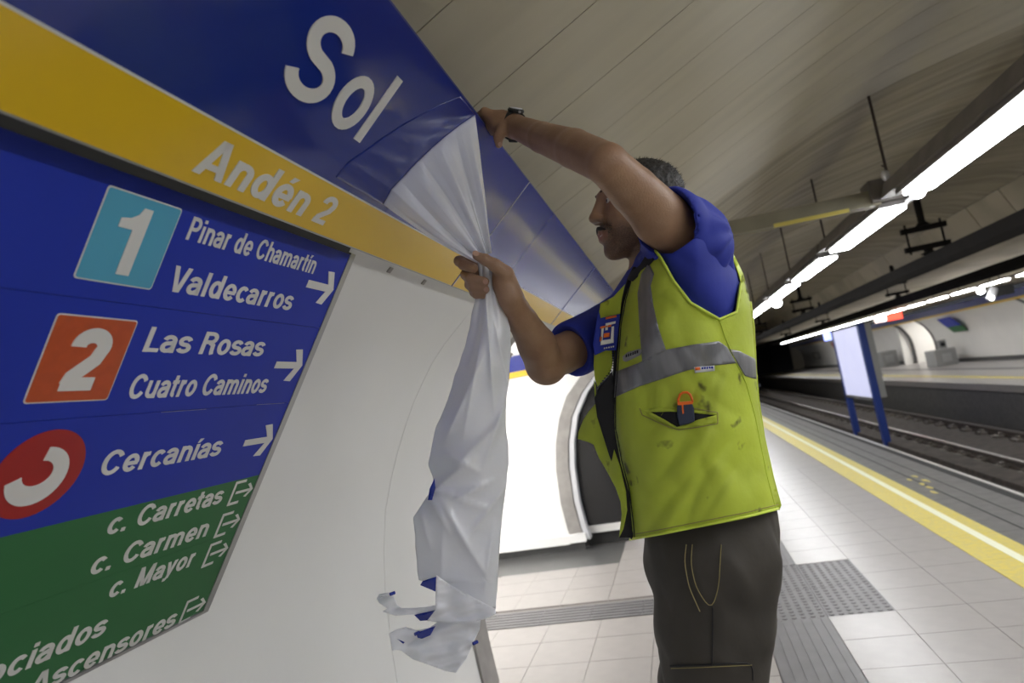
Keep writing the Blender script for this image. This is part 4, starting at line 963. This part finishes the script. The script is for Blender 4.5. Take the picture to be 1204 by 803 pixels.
def patch(name, P2, m, parent, off=0.0, th=.003, step=4.0, back=False, yf=None, label=None, jag=0):
    # dense boundary
    bd = []
    for i in range(len(P2)):
        a = P2[i]; b_ = P2[(i + 1) % len(P2)]; n = max(1, int(math.hypot(b_[0] - a[0], b_[1] - a[1]) / step))
        for k in range(n): bd.append((a[0] + (b_[0] - a[0]) * k / n, a[1] + (b_[1] - a[1]) * k / n))
    xs = [p[0] for p in bd]; ys_ = [p[1] for p in bd]
    def inside(x, y):
        c = False; j = len(bd) - 1
        for i in range(len(bd)):
            if (bd[i][1] > y) != (bd[j][1] > y) and x < (bd[j][0] - bd[i][0]) * (y - bd[i][1]) / (bd[j][1] - bd[i][1]) + bd[i][0]: c = not c
            j = i
        return c
    B2 = np.array(bd); pts = [Vector(p) for p in bd]; row = 0
    y = min(ys_) + step * .5
    while y < max(ys_):
        x = min(xs) + (step * .5 if row % 2 else 0)
        while x < max(xs):
            if inside(x, y) and np.min(np.hypot(B2[:, 0] - x, B2[:, 1] - y)) > step * .45: pts.append(Vector((x, y)))
            x += step
        y += step * .87; row += 1
    n = len(bd)
    v2, e2, f2, *_ = delaunay_2d_cdt(pts, [(i, (i + 1) % n) for i in range(n)], [list(range(n))], 1, 1e-6)
    fn = yf or (lambda u, v: ydep(u, v, back))
    front = [at(p[0], p[1], fn(p[0], p[1]) - off) for p in v2]
    sgn = 1
    bk = [at(p[0], p[1], fn(p[0], p[1]) - off + (th if not back else -th)) for p in v2]
    N = len(v2); F_ = [tuple(f) for f in f2]; G = [tuple(N + i for i in f[::-1]) for f in f2]
    cnt_ = {}
    for f in F_:
        for a, b_ in zip(f, f[1:] + f[:1]): cnt_[(min(a, b_), max(a, b_))] = cnt_.get((min(a, b_), max(a, b_)), 0) + 1
    S_ = [(b_, a, N + a, N + b_) for f in F_ for a, b_ in zip(f, f[1:] + f[:1]) if cnt_[(min(a, b_), max(a, b_))] == 1]
    o = pyd(name, front + bk, F_ + G + S_, m); fixn(o); o.data.polygons.foreach_set('use_smooth', [len(p.vertices) == 3 for p in o.data.polygons])
    if parent: keep(o, parent)
    if label: o['label'] = label
    return o
hem = [(741, 634), (780, 627), (830, 617), (880, 607), (915.5, 598)]
right = [(918, 594), (909, 562), (899, 515), (891, 467), (888.5, 430), (885, 385), (880.5, 345), (874, 322)]
armh = [(871, 333), (866, 367), (846, 375.5), (812, 356), (792, 330), (777, 303), (768, 292)]
leftz = [(757, 306), (747, 318), (741, 332), (734, 355), (729, 382), (725.5, 430), (723, 467), (722.5, 504), (729, 541), (738, 575), (743, 615)]
vest = worker
patch('vest_front', hem + right + armh + leftz, M('vest'), vest, .010, .004, 4.0, label='fluorescent yellow vest front and side')
# thin rear edge of the armhole
patch('vest_rear_edge', [(871, 333), (874, 322), (866, 305), (858, 291), (853, 279), (856, 288), (862, 306), (868, 322)], M('vest_piping'), vest, .004, .02, 3)
# back of the vest (far side)
patch('vest_back', [(741, 634), (915, 598), (909, 562), (899, 515), (891, 467), (888, 430), (884.5, 380), (876, 335), (860, 299), (848, 274), (828, 252), (800, 262), (765, 290), (741, 324), (727, 375), (722, 412), (719.5, 458), (723, 505), (731, 552), (738.5, 600)], M('vest'), vest, .0, .004, 8.0, back=True)
patch('vest_lining', [(744, 628), (912, 594), (896, 515), (886, 440), (874, 340), (850, 290), (770, 300), (745, 330), (729, 390), (724, 450), (727, 505), (740, 570)], M('lining'), vest, -.03, .003, 9.0)
B().tube([at(u, v, 1.472) for u, v in [(913, 598), (915, 594), (906.5, 562), (896, 515), (888.8, 467), (886, 430), (884, 385), (880, 355)]], .0065, 8).make('side_join', M('vest'), vest, True)
# piping along armhole and hem, zip
def line3(name, P2, r, m, off=.012, par=vest, seg=6, dense=4):
    pts = []
    for a, b_ in zip(P2[:-1], P2[1:]):
        n = max(1, int(math.hypot(b_[0] - a[0], b_[1] - a[1]) / dense))
        for k in range(n): pts.append((a[0] + (b_[0] - a[0]) * k / n, a[1] + (b_[1] - a[1]) * k / n))
    pts.append(P2[-1]); return B().tube([at(u, v, ydep(u, v) - off) for u, v in pts], r, seg).make(name, m, par, True)
line3('armhole_piping', armh, .0028, M('vest_piping')); line3('hem_piping', hem, .0028, M('vest_piping'))
zz = [(744, 633), (742.5, 615), (737.5, 575), (728.5, 541), (721.5, 504), (721.5, 467), (724.5, 430), (728, 382), (733.5, 353), (740.5, 328), (747, 315)]
line3('zip_tape', zz, .0056, M('lining'), .008); line3('zip_teeth', [(u + 2.2, v) for u, v in zz], .0012, M('rubber'), .013)
line3('hem_stitching', [(u, v - 5) for u, v in hem], .0008, M('stitch'), .0115)
# reflective stripes
patch('reflective_strap', [(763, 309), (769, 322), (765, 336), (768, 358), (774, 385), (783, 411), (755, 426), (753, 400), (751, 372), (749.5, 345), (754, 322)], M('reflect'), vest, .0122, .001, 3.5, label='grey reflective strap')
patch('reflective_band', [(723.5, 437), (750, 427), (781, 411.5), (815, 405), (845, 401), (855, 408), (866, 427), (836, 430), (808, 435.5), (780, 445), (751, 454.5), (722, 467.5)], M('reflect'), vest, .0122, .001, 3.5, label='grey reflective band')
patch('reflective_band', [(857, 410), (870, 413), (888.3, 422), (889.8, 446), (876, 442), (867, 427)], M('reflect'), vest, .0122, .001, 3)
line3('side_seam', [(846, 375.5), (852, 395), (866, 427), (877, 450), (888, 490), (902, 560), (912, 598)], .0009, M('vest_piping'), .0112)
patch('vest_badge', [(732, 419), (738, 414), (752, 410), (755, 412), (753.5, 417), (746, 421), (736, 425.5), (732.5, 424)], M('machine'), vest, .0128, .001, 3, label='small grey oval badge')
for i in range(6): patch('badge_mark', [(735.5 + i * 2.6, 420.4 - i * .95), (737.2 + i * 2.6, 419.8 - i * .95), (737.4 + i * 2.6, 416.4 - i * .95), (735.7 + i * 2.6, 417 - i * .95)], M('lining'), vest, .0135, .0006, 3)
patch('care_label', [(816, 431.5), (840, 429.5), (840.5, 436), (817, 438.5)], M('lightsteel'), vest, .0136, .001, 3, label='small white tag with a red square')
patch('tag_square', [(817, 432), (823, 431.5), (823.3, 435), (817.4, 435.6)], M('orange'), vest, .0142, .0008, 3)
for i in range(5): patch('tag_mark', [(825 + i * 2.8, 431.6 - i * .2), (827 + i * 2.8, 431.4 - i * .2), (827.2 + i * 2.8, 434 - i * .2), (825.2 + i * 2.8, 434.2 - i * .2)], M('signblue'), vest, .0142, .0008, 3)
# welt pocket
patch('pocket_opening', [(757, 482), (775, 481), (800, 482), (843, 487), (825, 494), (806, 499.5), (796, 502), (782, 495)], M('lining'), vest, .0108, .001, 3)
patch('pocket_welt', [(752.5, 481), (775, 479.5), (800, 480.5), (843, 485.5), (841, 488), (815, 485.5), (790, 484), (765, 484.5), (781, 493), (796, 502), (806, 499), (822, 493), (842, 488), (843.5, 497), (822, 501), (798, 504.5), (785, 500), (765, 489)], M('vest'), vest, .0135, .0015, 3)
line3('pocket_stitching', [(752, 480), (755, 488), (770, 495), (786, 502), (798, 505.5), (822, 502), (844, 498), (844, 485), (815, 480)], .0008, M('stitch'), .0125)
# right front panel of the vest, turned outward and open, seen beyond the zip
def yr(u, v): return 1.365 + (735 - u) * .0016 + .010 * math.sin(v * .06 + u * .09)
patch('vest_right_panel', [(735, 334), (721, 349), (706, 357), (704.5, 366), (706, 374), (729, 369), (731, 352)], M('vest'), vest, 0, .004, 3, yf=lambda u, v: 1.375 + (735 - u) * .001)
patch('vest_right_panel', [(719.5, 409), (698.5, 416), (698, 430), (699.5, 446), (702.5, 455), (708, 449), (717, 440), (720.5, 428)], M('vest'), vest, 0, .004, 3, yf=yr)
patch('vest_right_panel', [(698, 446), (700, 475), (692, 484), (686, 493), (680, 508), (679.5, 516), (692, 520), (698, 523), (704, 538), (714, 555), (724, 574), (729.5, 590), (731, 605), (729, 622), (728, 632), (733, 622), (737.5, 600), (736, 578), (729, 548), (722, 528), (714, 512), (705, 490), (701, 470), (700.5, 452)], M('vest'), vest, 0, .004, 3, yf=yr, label='right front of the vest hanging open')
patch('vest_right_lining', [(704, 456), (720, 436), (722, 470), (723, 506), (730, 545), (740, 580), (744, 632), (728, 632), (735, 606), (732, 575), (716, 535), (702, 490), (699, 468)], M('lining'), vest, 0, .004, 4, yf=lambda u, v: 1.392)
line3('zip_teeth', [(729, 369), (727, 380)], .001, M('rubber'))
for i in range(14):
    v = 412 + i * 2.9; u = 720.5 - (0 if v < 432 else (v - 432) * .8)
    patch('zip_tooth', [(u - 1, v), (u + 1.4, v + .2), (u + 1.4, v + 1.4), (u - 1, v + 1.3)], M('rubber'), vest, .002, .002, 3, yf=yr)
# collar lining and neck
patch('vest_collar', [(766, 295), (769, 306), (757, 319), (744, 331), (738, 329), (742, 319), (752, 312), (758, 302)], M('lining'), vest, 0, .012, 3, yf=lambda u, v: 1.30 + (766 - u) * .003)
# ---- t-shirt
sh = SDF((-.42, 1.05, 1.12), (.34, 1.86, 2.06), .005)
sh.cone(shl, V3(at(791, 264, 1.29)), .074, .069, .012)
sh.cone(V3(at(832, 330, 1.44)), shl, .062, .072, .03)
sh.cone(shl, shr, .072, .070, .04)
rsv = lambda t_: V3(at(738, 378, 1.66)) * (1 - t_) + V3(at(640, 427, 1.43)) * t_
sh.cone(shr, rsv(.45), .076, .066, .012); sh.cone(rsv(.45), rsv(.66), .066, .067, .006); sh.cone(rsv(.95), rsv(1.2), .090, .10, .004, 'sub')
sh.cone(V3(at(792, 370, 1.50)), V3(at(812, 560, 1.49)), .092, .118, .04)
# sleeve opening of the raised arm, cut square to the arm
axL = (el_ - sl_) / np.linalg.norm(el_ - sl_); e0 = V3(at(776, 256, 1.25))
sh.cone(e0 + axL * .066, e0 + axL * .16, .09, .12, .004, 'sub'); sh.cone(e0 - axL * .03, e0 + axL * .03, .058, .060, .004, 'sub')
sh.cone(nk + V3((-.01, 0, .02)), nk + V3((-.02, 0, .12)), .062, .08, .006, 'sub')
Vs, Qs = sh.mesh()
for i in range(len(Vs)):
    p = Vector(Vs[i]); c = Vector(sl_); d = p - c
    if d.length < .2:
        a = math.atan2(d.z, d.y); Vs[i] += np.array(d.normalized()) * (.004 * math.sin(9 * a + 3 * noise.noise(p * 9)) * min(1, max(0, 1.3 - d.length / .15)) + .003 * noise.noise(p * 25))
tso = npmesh('tshirt', Vs, Qs, M('shirt'), worker); tso['label'] = 'royal blue t-shirt'
patch('shirt_shoulder', [(790, 298), (803, 290), (830, 270), (846, 276), (856, 292), (866, 314), (872, 332), (868, 366), (848, 380), (812, 362), (788, 336), (766, 302), (776, 298)], M('shirt'), worker, 0, .006, 4, yf=lambda u, v: ydep(u, v) + .012 - .028 * max(0, min(1, (372 - v) / 90)) * max(0, 1 - abs(u - 818) / 55))
# printed logo on the chest, seen in the gap of the vest
def yl(u, v): return 1.385
patch('shirt_front', [(703, 366), (706, 374), (729, 369), (727.5, 385), (724.5, 412), (712, 412), (699, 418), (697, 405), (700, 385)], M('shirt'), worker, 0, .004, 3, yf=lambda u, v: 1.382)
def mk(P2, c, nm='shirt_logo'): patch(nm, P2, M(c), worker, 0, .0012, 3, yf=lambda u, v: 1.378)
mk([(707, 386), (710, 385), (708.5, 400), (718, 398.5), (719, 384), (722, 383.5), (721.5, 403), (706, 406)], 'white'); mk([(712, 380), (724, 377.5), (723.5, 380.5), (715, 382.5), (714.5, 388), (711.5, 388.5)], 'white')
mk([(706, 384), (719, 381.5), (718.5, 384), (705.5, 386.5)], 'orange'); mk([(712, 373), (725, 370.5), (724.8, 373), (712, 375.5)], 'orange'); mk([(705.5, 396), (708, 395.5), (707.5, 401), (705, 401.5)], 'orange'); mk([(710, 392), (717, 391), (716.5, 396), (709.5, 397)], 'orange')
for i in range(5): mk([(710 + i * 2.6, 410.5 - i * .5), (711.6 + i * 2.6, 410.2 - i * .5), (711.6 + i * 2.6, 408.4 - i * .5), (710 + i * 2.6, 408.7 - i * .5)], 'white')
# ---- trousers
tr_ = SDF((-.62, 1.15, .10), (.34, 1.95, 1.30), .007)
FY = V3((0, 1, 0))
hipN = V3(at(832, 612, 1.50)); 
tr_.cone(V3(at(831, 608, 1.52)), V3(at(832, 655, 1.52)), .134, .137, .04, ax=FY, f=1.10)
kneeN = V3(at(839, 803, 1.45)) + V3((-.02, 0, -.20)); ankN = kneeN + V3((.02, .03, -.36))
tr_.chain([V3(at(842, 655, 1.46)), V3(at(841, 740, 1.46)), V3(at(842, 803, 1.46)), kneeN, ankN], [.118, .113, .100, .088, .078], .03)
kneeF = V3(at(826, 803, 1.68)) + V3((-.03, 0, -.20)); ankF = kneeF + V3((.02, .02, -.36))
tr_.chain([V3(at(822, 655, 1.62)), V3(at(822, 740, 1.66)), V3(at(826, 803, 1.68)), kneeF, ankF], [.115, .105, .094, .086, .078], .03)
Vt, Qt = tr_.mesh()
for i in range(len(Vt)):
    p = Vector(Vt[i]); Vt[i] += np.array((1, -.6, 0)) * (.014 * noise.noise(Vector((p.x * 7, p.y * 7, p.z * 3))) - .010 * abs(noise.noise(Vector((p.x * 9 + p.z * 6, p.y * 6, p.z * 7)))) + .006 * noise.noise(Vector((p.x * 20 + p.z * 8, p.y * 20, p.z * 9))))
tro = npmesh('trousers', Vt, Qt, M('trouser'), worker); tro['label'] = 'dark grey work trousers'
TV = Vt
def onT(u, v, off=.002):       # first point of the trousers met by the ray through a pixel
    d = ray(u, v); d = d / np.linalg.norm(d); P_ = TV - np.array([0, 0, 1.5]); t = P_ @ d; dist = np.linalg.norm(P_ - t[:, None] * d, axis=1)
    m_ = dist < .009
    if not m_.any(): return Vector(d * 1.35 + np.array([0, 0, 1.5]))
    return Vector(d * (t[m_].min() - off) + np.array([0, 0, 1.5]))
def tline(name, P2, r=.0010, m='stitch'):
    pts = []
    for a, b_ in zip(P2[:-1], P2[1:]):
        n = max(1, int(math.hypot(b_[0] - a[0], b_[1] - a[1]) / 6))
        for k in range(n): pts.append(onT(a[0] + (b_[0] - a[0]) * k / n, a[1] + (b_[1] - a[1]) * k / n))
    pts.append(onT(*P2[-1]))
    for _ in range(2): pts = [pts[0]] + [(pts[i - 1] + pts[i] * 2 + pts[i + 1]) / 4 for i in range(1, len(pts) - 1)] + [pts[-1]]
    B().tube(pts, r, 5).make(name, M(m), worker)
tline('pocket_stitching', [(807, 640), (804.5, 660), (810, 690), (823, 719)]); tline('pocket_stitching', [(814, 640), (812, 662), (818, 690), (833, 714), (838, 714), (845, 690), (848, 640)], .0009)
tline('side_seam', [(838, 714), (838, 750), (837, 783)], .0013, 'lining'); tline('cargo_pocket_edge', [(788, 783), (820, 782), (885, 779), (885, 800)], .0016, 'lining'); tline('cargo_pocket_stitching', [(789, 786), (820, 785), (884, 782)], .0008)
# ---- boots on a low step
for (ank, s) in ((ankN, 0), (ankF, 1)):
    bt_ = SDF(ank + V3((-.34, -.22, -.19)), ank + V3((.16, .18, .14)), .007)
    toe = ank + V3((-.22, -.07 + .02 * s, 0)); zb = .20
    bt_.cone(ank + V3((0, 0, .04)), V3((ank[0], ank[1], zb + .07)), .058, .055, .02); bt_.cone(V3((ank[0] + .03, ank[1], zb + .045)), V3((toe[0], toe[1], zb + .038)), .044, .038, .03)
    bt_.cone(V3((ank[0], ank[1], zb + .08)), V3((toe[0] + .06, toe[1] + .02, zb + .045)), .05, .04, .03)
    bt_.ell((ank[0] - .1, ank[1] - .03, zb - .19), (.5, .5, .187), None, .004, 'sub')
    Vv, Qq = bt_.mesh(); Vv[:, 2] = np.maximum(Vv[:, 2], zb + .001); npmesh('boot', Vv, Qq, M('boot'), worker)
st = thing('step_stool', 'low grey work step under the worker boots, below the frame', 'step stool', (-.1, 1.6, 0))
xs0, xs1, ys0, ys1 = ankF[0] - .36, ankN[0] + .22, 1.28, 1.95
bevel(B().box((xs0, ys0, .165), (xs1, ys1, .199)).make('step_board', M('alu'), st), .006)
for x in (xs0 + .03, xs1 - .07):
    for y in (ys0 + .03, ys1 - .07): B().box((x, y, .0), (x + .04, y + .04, .165)).make('leg', M('alu'), st)
# ---- watch (worn: part of the worker's outfit but its own thing)
wt = thing('wristwatch', 'black wristwatch on the raised left wrist', 'watch', tuple(V3(at(598, 147, 1.44))))
wd = (el_ - wl_); wd /= np.linalg.norm(wd); wc = wl_ - wd * .010
up_ = V3((0, 0, 1.)); up_ -= up_ @ wd * wd; up_ /= np.linalg.norm(up_); sd_ = np.cross(wd, up_)
ringv = []; ringf = []; NS = 36
for i in range(NS):
    a = 2 * math.pi * i / NS; dr = up_ * math.cos(a) * .0305 + sd_ * math.sin(a) * .029
    for (l, r_) in ((-.0095, 1.0), (.0095, 1.0), (.0095, 1.10), (-.0095, 1.10)): ringv.append(wc + dr * r_ + wd * l)
for i in range(NS):
    j = (i + 1) % NS
    for k in range(4): k2 = (k + 1) % 4; ringf.append((i * 4 + k, i * 4 + k2, j * 4 + k2, j * 4 + k))
keep(fixn(pyd('strap', ringv, ringf, M('rubber'), None, True)), wt)
wn = up_ * .93 + sd_ * -.1; wn /= np.linalg.norm(wn); cpos = wc + wn * .034
B().tube([cpos - wn * .004, cpos + wn * .001, cpos + wn * .005], [.018, .0195, .0165], 20).make('case', M('rubber'), wt, True)
B().tube([cpos + wn * .005, cpos + wn * .0062], [.0150, .0145], 20).make('glass', M('lightsteel'), wt)
B().tube([wc - up_ * .0335 + wd * .0 - sd_ * .01, wc - up_ * .036 - wd * .018, wc - up_ * .031 - wd * .034], [.004, .004, .002], 8).make('strap_end', M('rubber'), wt)
B().tube([cpos + sd_ * .0 + wd * .020, cpos + wd * .023], .003, 8).make('crown', M('alu'), wt)
# ---- cutter in the pocket
ct = thing('utility_cutter', 'dark blue cutter with an orange ring handle standing in the vest pocket', 'cutter', tuple(at(806, 488, 1.28)))
Yk = ydep(805, 490) - .030
cbox = lambda u0, v0, u1, v1: [at(u0, v0, Yk), at(u1, v0 - 1, Yk), at(u1 + 1.5, v1 - 1, Yk), at(u0 + 1.5, v1, Yk)]
o = B().prism([at(796, 476, Yk), at(813.5, 474, Yk), at(816, 480, Yk), at(817, 496, Yk), at(808, 499, Yk), at(799, 501, Yk), at(796, 490, Yk)], Vector((0, .014, 0))).make('body', M('toolblue'), ct); bevel(o, .003)
loop = [at(798, 475, Yk + .006), at(797.5, 470, Yk + .006), at(799.5, 464, Yk + .006), at(803, 461.5, Yk + .006), at(808, 461.3, Yk + .006), at(811.5, 464, Yk + .006), at(813.5, 469, Yk + .006), at(814, 473.5, Yk + .006)]
B().tube(loop, .0024, 8).make('ring_handle', M('orange'), ct, True)
B().prism([at(796.5, 473, Yk - .001), at(814, 471.5, Yk - .001), at(814.5, 475, Yk - .001), at(797, 476.5, Yk - .001)], Vector((0, .016, 0))).make('orange_collar', M('orange'), ct)
B().prism([at(801.5, 476, Yk - .002), at(803.5, 476, Yk - .002), at(804, 486, Yk - .002), at(802.5, 487, Yk - .002)], Vector((0, .003, 0))).make('slider', M('orange'), ct)

# ------------------------------------------------------------------ THE PLASTIC FILM
film = thing('plastic_film', 'white and blue adhesive plastic film gathered in the worker fist and hanging from the sign', 'film', tuple(V3(at(570, 330, 1.25))))
def gridmesh(name, P_, m, mback=None, parent=film, label=None, th=.0006):
    nr, nc = len(P_), len(P_[0]); vs = [p for r_ in P_ for p in r_]; fs = [(i * nc + j, i * nc + j + 1, (i + 1) * nc + j + 1, (i + 1) * nc + j) for i in range(nr - 1) for j in range(nc - 1)]
    o = pyd(name, vs, fs, m, None, True); 
    if parent: keep(o, parent)
    sd = o.modifiers.new('thickness', 'SOLIDIFY'); sd.thickness = th; sd.offset = 0
    if mback: o.data.materials.append(M(mback)); sd.material_offset = 1; sd.material_offset_rim = 0
    if label: o['label'] = label
    return o
def onband(u, v, lift=.0):
    d = ray(u, v); nb = np.array(NB); p0 = np.array(OB) - np.array([0, 0, 1.5]); t = (p0 @ nb + lift) / (d @ nb); return d * t + np.array([0, 0, 1.5])
fold = [(450, 240), (460, 222), (474, 207), (490, 190), (507, 174), (523, 160), (540, 146.5), (558.5, 134.5)]
fs_ = np.linspace(0, 1, len(fold)); fu = [p[0] for p in fold]; fv = [p[1] for p in fold]
def tri(x): return abs((x % 1) * 2 - 1)
rows = []
NC, NR = 150, 46
kn = np.array([0, .10, .2, .36, .5, .66, .8, .9, 1.0])
for i in range(NR):
    t = i / (NR - 1); row = []
    for j in range(NC):
        s = j / (NC - 1)
        u0, v0 = np.interp(s, fs_, fu), np.interp(s, fs_, fv); A_ = onband(u0, v0, .001)
        ue, ve = 560 + 17 * s, 309 - 14 * s
        Bp = V3(at(ue, ve, 1.247 - .006 * math.sin(s * 22)))
        # straight radial pull lines, slightly sagging left edge
        p = A_ * (1 - t) + Bp * t
        sag = .022 * math.sin(math.pi * t) * (1 - s) ** 2
        p = p + np.array((.0, -.3, -.6)) * sag * .6
        amp = .013 * math.sin(math.pi * min(1, t * .75 + .02)) * (1 - .45 * t) + .002 * t
        sw = s + .03 * noise.noise(Vector((s * 3, t * 1.5, 4)))
        w_ = 1.1 * (tri(sw * 4.3 + .25 + .25 * math.sin(s * 5)) ** .8 - .5) + .30 * (tri(sw * 9.2 + .35) - .5) * min(1, t * 2)
        w_ += .3 * noise.noise(Vector((s * 9, t * 3, 1)))
        nrm = np.array(NB) * .75 + np.array((.1, -.65, 0))
        p = p + nrm * amp * (w_ + .45)
        row.append(tuple(p))
    rows.append(row)
gridmesh('peeled_fan', rows, M('film_white'), None, label='white pleated fan of film pulled off the band')
# film still stuck on the blue band, wrinkled near the fold
rows = []
for i in range(30):
    t = i / 29; row = []
    for j in range(60):
        s = j / 59; u0, v0 = np.interp(s, fs_, fu), np.interp(s, fs_, fv); A_ = onband(u0, v0, .0)
        c = np.array(OB) ; rel = A_ - c; ycoord = rel[1]; up2 = rel @ np.array(UB); top = .3925
        yy = ycoord - t * (.10 + .10 * (1 - s)); uu = up2 - t * .0; uu = min(top, max(.1015, uu - .00 * t))
        bump_ = (.0035 * (abs(noise.noise(Vector((uu * 22 + yy * 14, yy * 5, 2))))) * (1 - t) ** 1.0 + .0010)
        p = c + np.array(E1) * yy + np.array(UB) * uu + np.array(NB) * (.0022 * (1 - t) + .0006 + bump_ * math.sin(math.pi * min(1, t * 2 + .05) * .5) * (1 - t))
        row.append(tuple(p))
    rows.append(row)
gridmesh('film_on_band', rows, M('blue'), None, label='glossy blue film still stuck to the band', th=.0003)
# hanging part below the fist
LL = [(302, 561, 578), (318, 563, 581), (332, 564, 583), (345, 561, 587), (360, 557, 592), (387, 552, 600), (410, 546, 600.5), (440, 535, 599), (470, 527, 595.5), (500, 513, 594.5), (522, 508, 597.5), (545, 503.5, 598), (560, 509, 596), (572, 510, 595), (590, 497, 592.5), (607, 486.5, 590.5), (643, 488.5, 587.5), (681, 492.5, 585), (684, 512.5, 585), (716, 513, 583)]
lv = np.array(LL, float)
CREASE = [(575, 400, 1.50, .014, 6, 90), (560, 430, 1.75, .010, 8, 90), (590, 420, 1.35, .010, 4, 60), (545, 470, 2.0, .012, 9, 60), (585, 500, 1.9, .012, 6, 60), (565, 520, 2.4, .014, 7, 45), (530, 560, 2.5, .012, 6, 40), (515, 600, 1.1, .014, 6, 35), (560, 575, 2.7, .010, 5, 35), (575, 600, 2.2, .012, 5, 45), (535, 615, 1.05, .016, 8, 45), (555, 650, 1.0, .012, 7, 45), (520, 650, 1.6, .008, 8, 40), (575, 655, 1.7, .010, 6, 45), (545, 545, .5, .010, 5, 30), (510, 575, .2, .014, 5, 25), (550, 590, .35, .008, 4, 30), (500, 620, 1.3, .010, 5, 30)]
def filmY(u, v):
    l = np.interp(v, lv[:, 0], lv[:, 1]); r = np.interp(v, lv[:, 0], lv[:, 2]); s = (u - l) / (r - l)
    k = min(1, (v - 320) / 120) if v > 320 else 0
    Y = 1.262 + .05 * min(1, max(0, (v - 330) / 300)) - (.006 + .024 * k) * math.sin(math.pi * max(0, min(1, s)))
    for (cu, cv, an, A_, wd, ln) in CREASE:
        x = u - cu; y = v - cv; d_ = x * math.sin(an) - y * math.cos(an); al = x * math.cos(an) + y * math.sin(an)
        Y += -A_ * math.exp(-abs(d_) / wd) * max(0, 1 - (al / ln) ** 2)
    Y += .012 * noise.noise(Vector((s * 1.6, v * .009, 2))) * k
    if v < 470: Y += .006 * math.sin(s * 16 + v * .012) * min(1, max(0, (v - 300) / 60)) * max(0, (470 - v) / 130 if v > 340 else 1)
    return Y
rows = []
for v in np.concatenate([np.arange(302, 345, 3.0), np.arange(345, 717, 3.2)]):
    l = np.interp(v, lv[:, 0], lv[:, 1]); r = np.interp(v, lv[:, 0], lv[:, 2]); row = []
    for j in range(64):
        s = j / 63; u = l + (r - l) * s + 1.2 * noise.noise(Vector((v * .05, s * 3, 0))); row.append(at(u, v - .02 * (u - 545), filmY(u, v)))
    rows.append(row)
gridmesh('hanging_film', rows, M('film_white'), None, label='crumpled white film hanging from the fist')
rows2 = []
for v in np.arange(360, 684, 8.0):
    l = np.interp(v, lv[:, 0], lv[:, 1]) + 1; r = np.interp(v, lv[:, 0], lv[:, 2]) - 1
    rows2.append([at(l + (r - l) * j / 24, v, filmY(l + (r - l) * j / 24, v) + .010 + .022 * math.sin(math.pi * j / 24) * min(1, (v - 355) / 60)) for j in range(25)])
gridmesh('film_reverse_side', rows2, M('film_blue'), None, label='blue reverse side')
def fp(name, P2, m, Y, th=.0008, amp=.006, step=3.0, label=None, gr=0):
    return patch(name, P2, M(m), film, 0, th, step, yf=lambda u, v: Y + gr * (u - 500) + amp * noise.noise(Vector((u * .05, v * .06, Y * 20))) - amp * .9 * abs(noise.noise(Vector((u * .02 + v * .06, v * .02, 3)))), label=label)
fp('film_fold', [(513, 676), (530, 688), (552, 700), (575, 712), (583, 716), (583, 722), (570, 728), (555, 731.5), (530, 732), (513, 731.5), (502, 730), (512, 717), (512, 700)], 'film_white', 1.252, amp=.010, label='folded white flap')
fp('blue_corner', [(513, 678), (513, 696), (494, 688), (497, 683)], 'film_blue', 1.285, amp=.002, label='blue corner'); fp('blue_corner', [(513, 717), (508, 729), (494, 730), (487, 723), (500, 720)], 'film_blue', 1.29, amp=.003)
fp('blue_edge', [(511, 562), (512, 574), (508, 588), (503, 588), (505, 575)], 'film_blue', 1.27, amp=.002)
fp('film_tail', [(443, 703), (448, 698), (461, 696), (463, 701), (467, 711), (472, 715), (490, 714.5), (505, 713), (513, 711), (513, 720), (500, 720.5), (485, 723), (465, 724), (450, 719), (455, 715), (446, 709)], 'film_white', 1.295, amp=.012, step=2.5, label='curled white tail of film')
fp('film_tail', [(457, 745), (466, 740), (477, 737), (490, 741), (505, 738), (515, 731), (540, 732), (565, 729), (564, 740), (556, 757), (548, 775), (536, 791), (524, 789), (505, 782), (485, 775), (472, 765), (466, 764), (461, 765), (459, 752)], 'film_white', 1.285, amp=.014, step=2.5, label='lowest triangular flap of film')
fp('blue_corner', [(489, 744), (512, 736), (506, 747), (496, 751), (491, 750)], 'film_blue', 1.272, amp=.002); fp('blue_corner', [(467, 751), (476, 755), (474, 757)], 'film_blue', 1.272, amp=.001)
for (u, v) in ((461, 698), (558.5, 756), (490, 745)):
    p = at(u, v, 1.27); B().tube([p + Vector((-.003, -.003, 0)), p + Vector((.003, .006, .0))], .0034, 10).make('rolled_edge', M('film_blue'), film)
p0, p1 = at(446, 700.5, 1.285), at(461, 698, 1.275); B().tube([p0, p1], .003, 8).make('rolled_edge', M('film_white'), film, True)
fp('blue_edge', [(559.5, 345), (561, 345), (558, 362), (557, 366)], 'film_blue', 1.262, amp=.001)
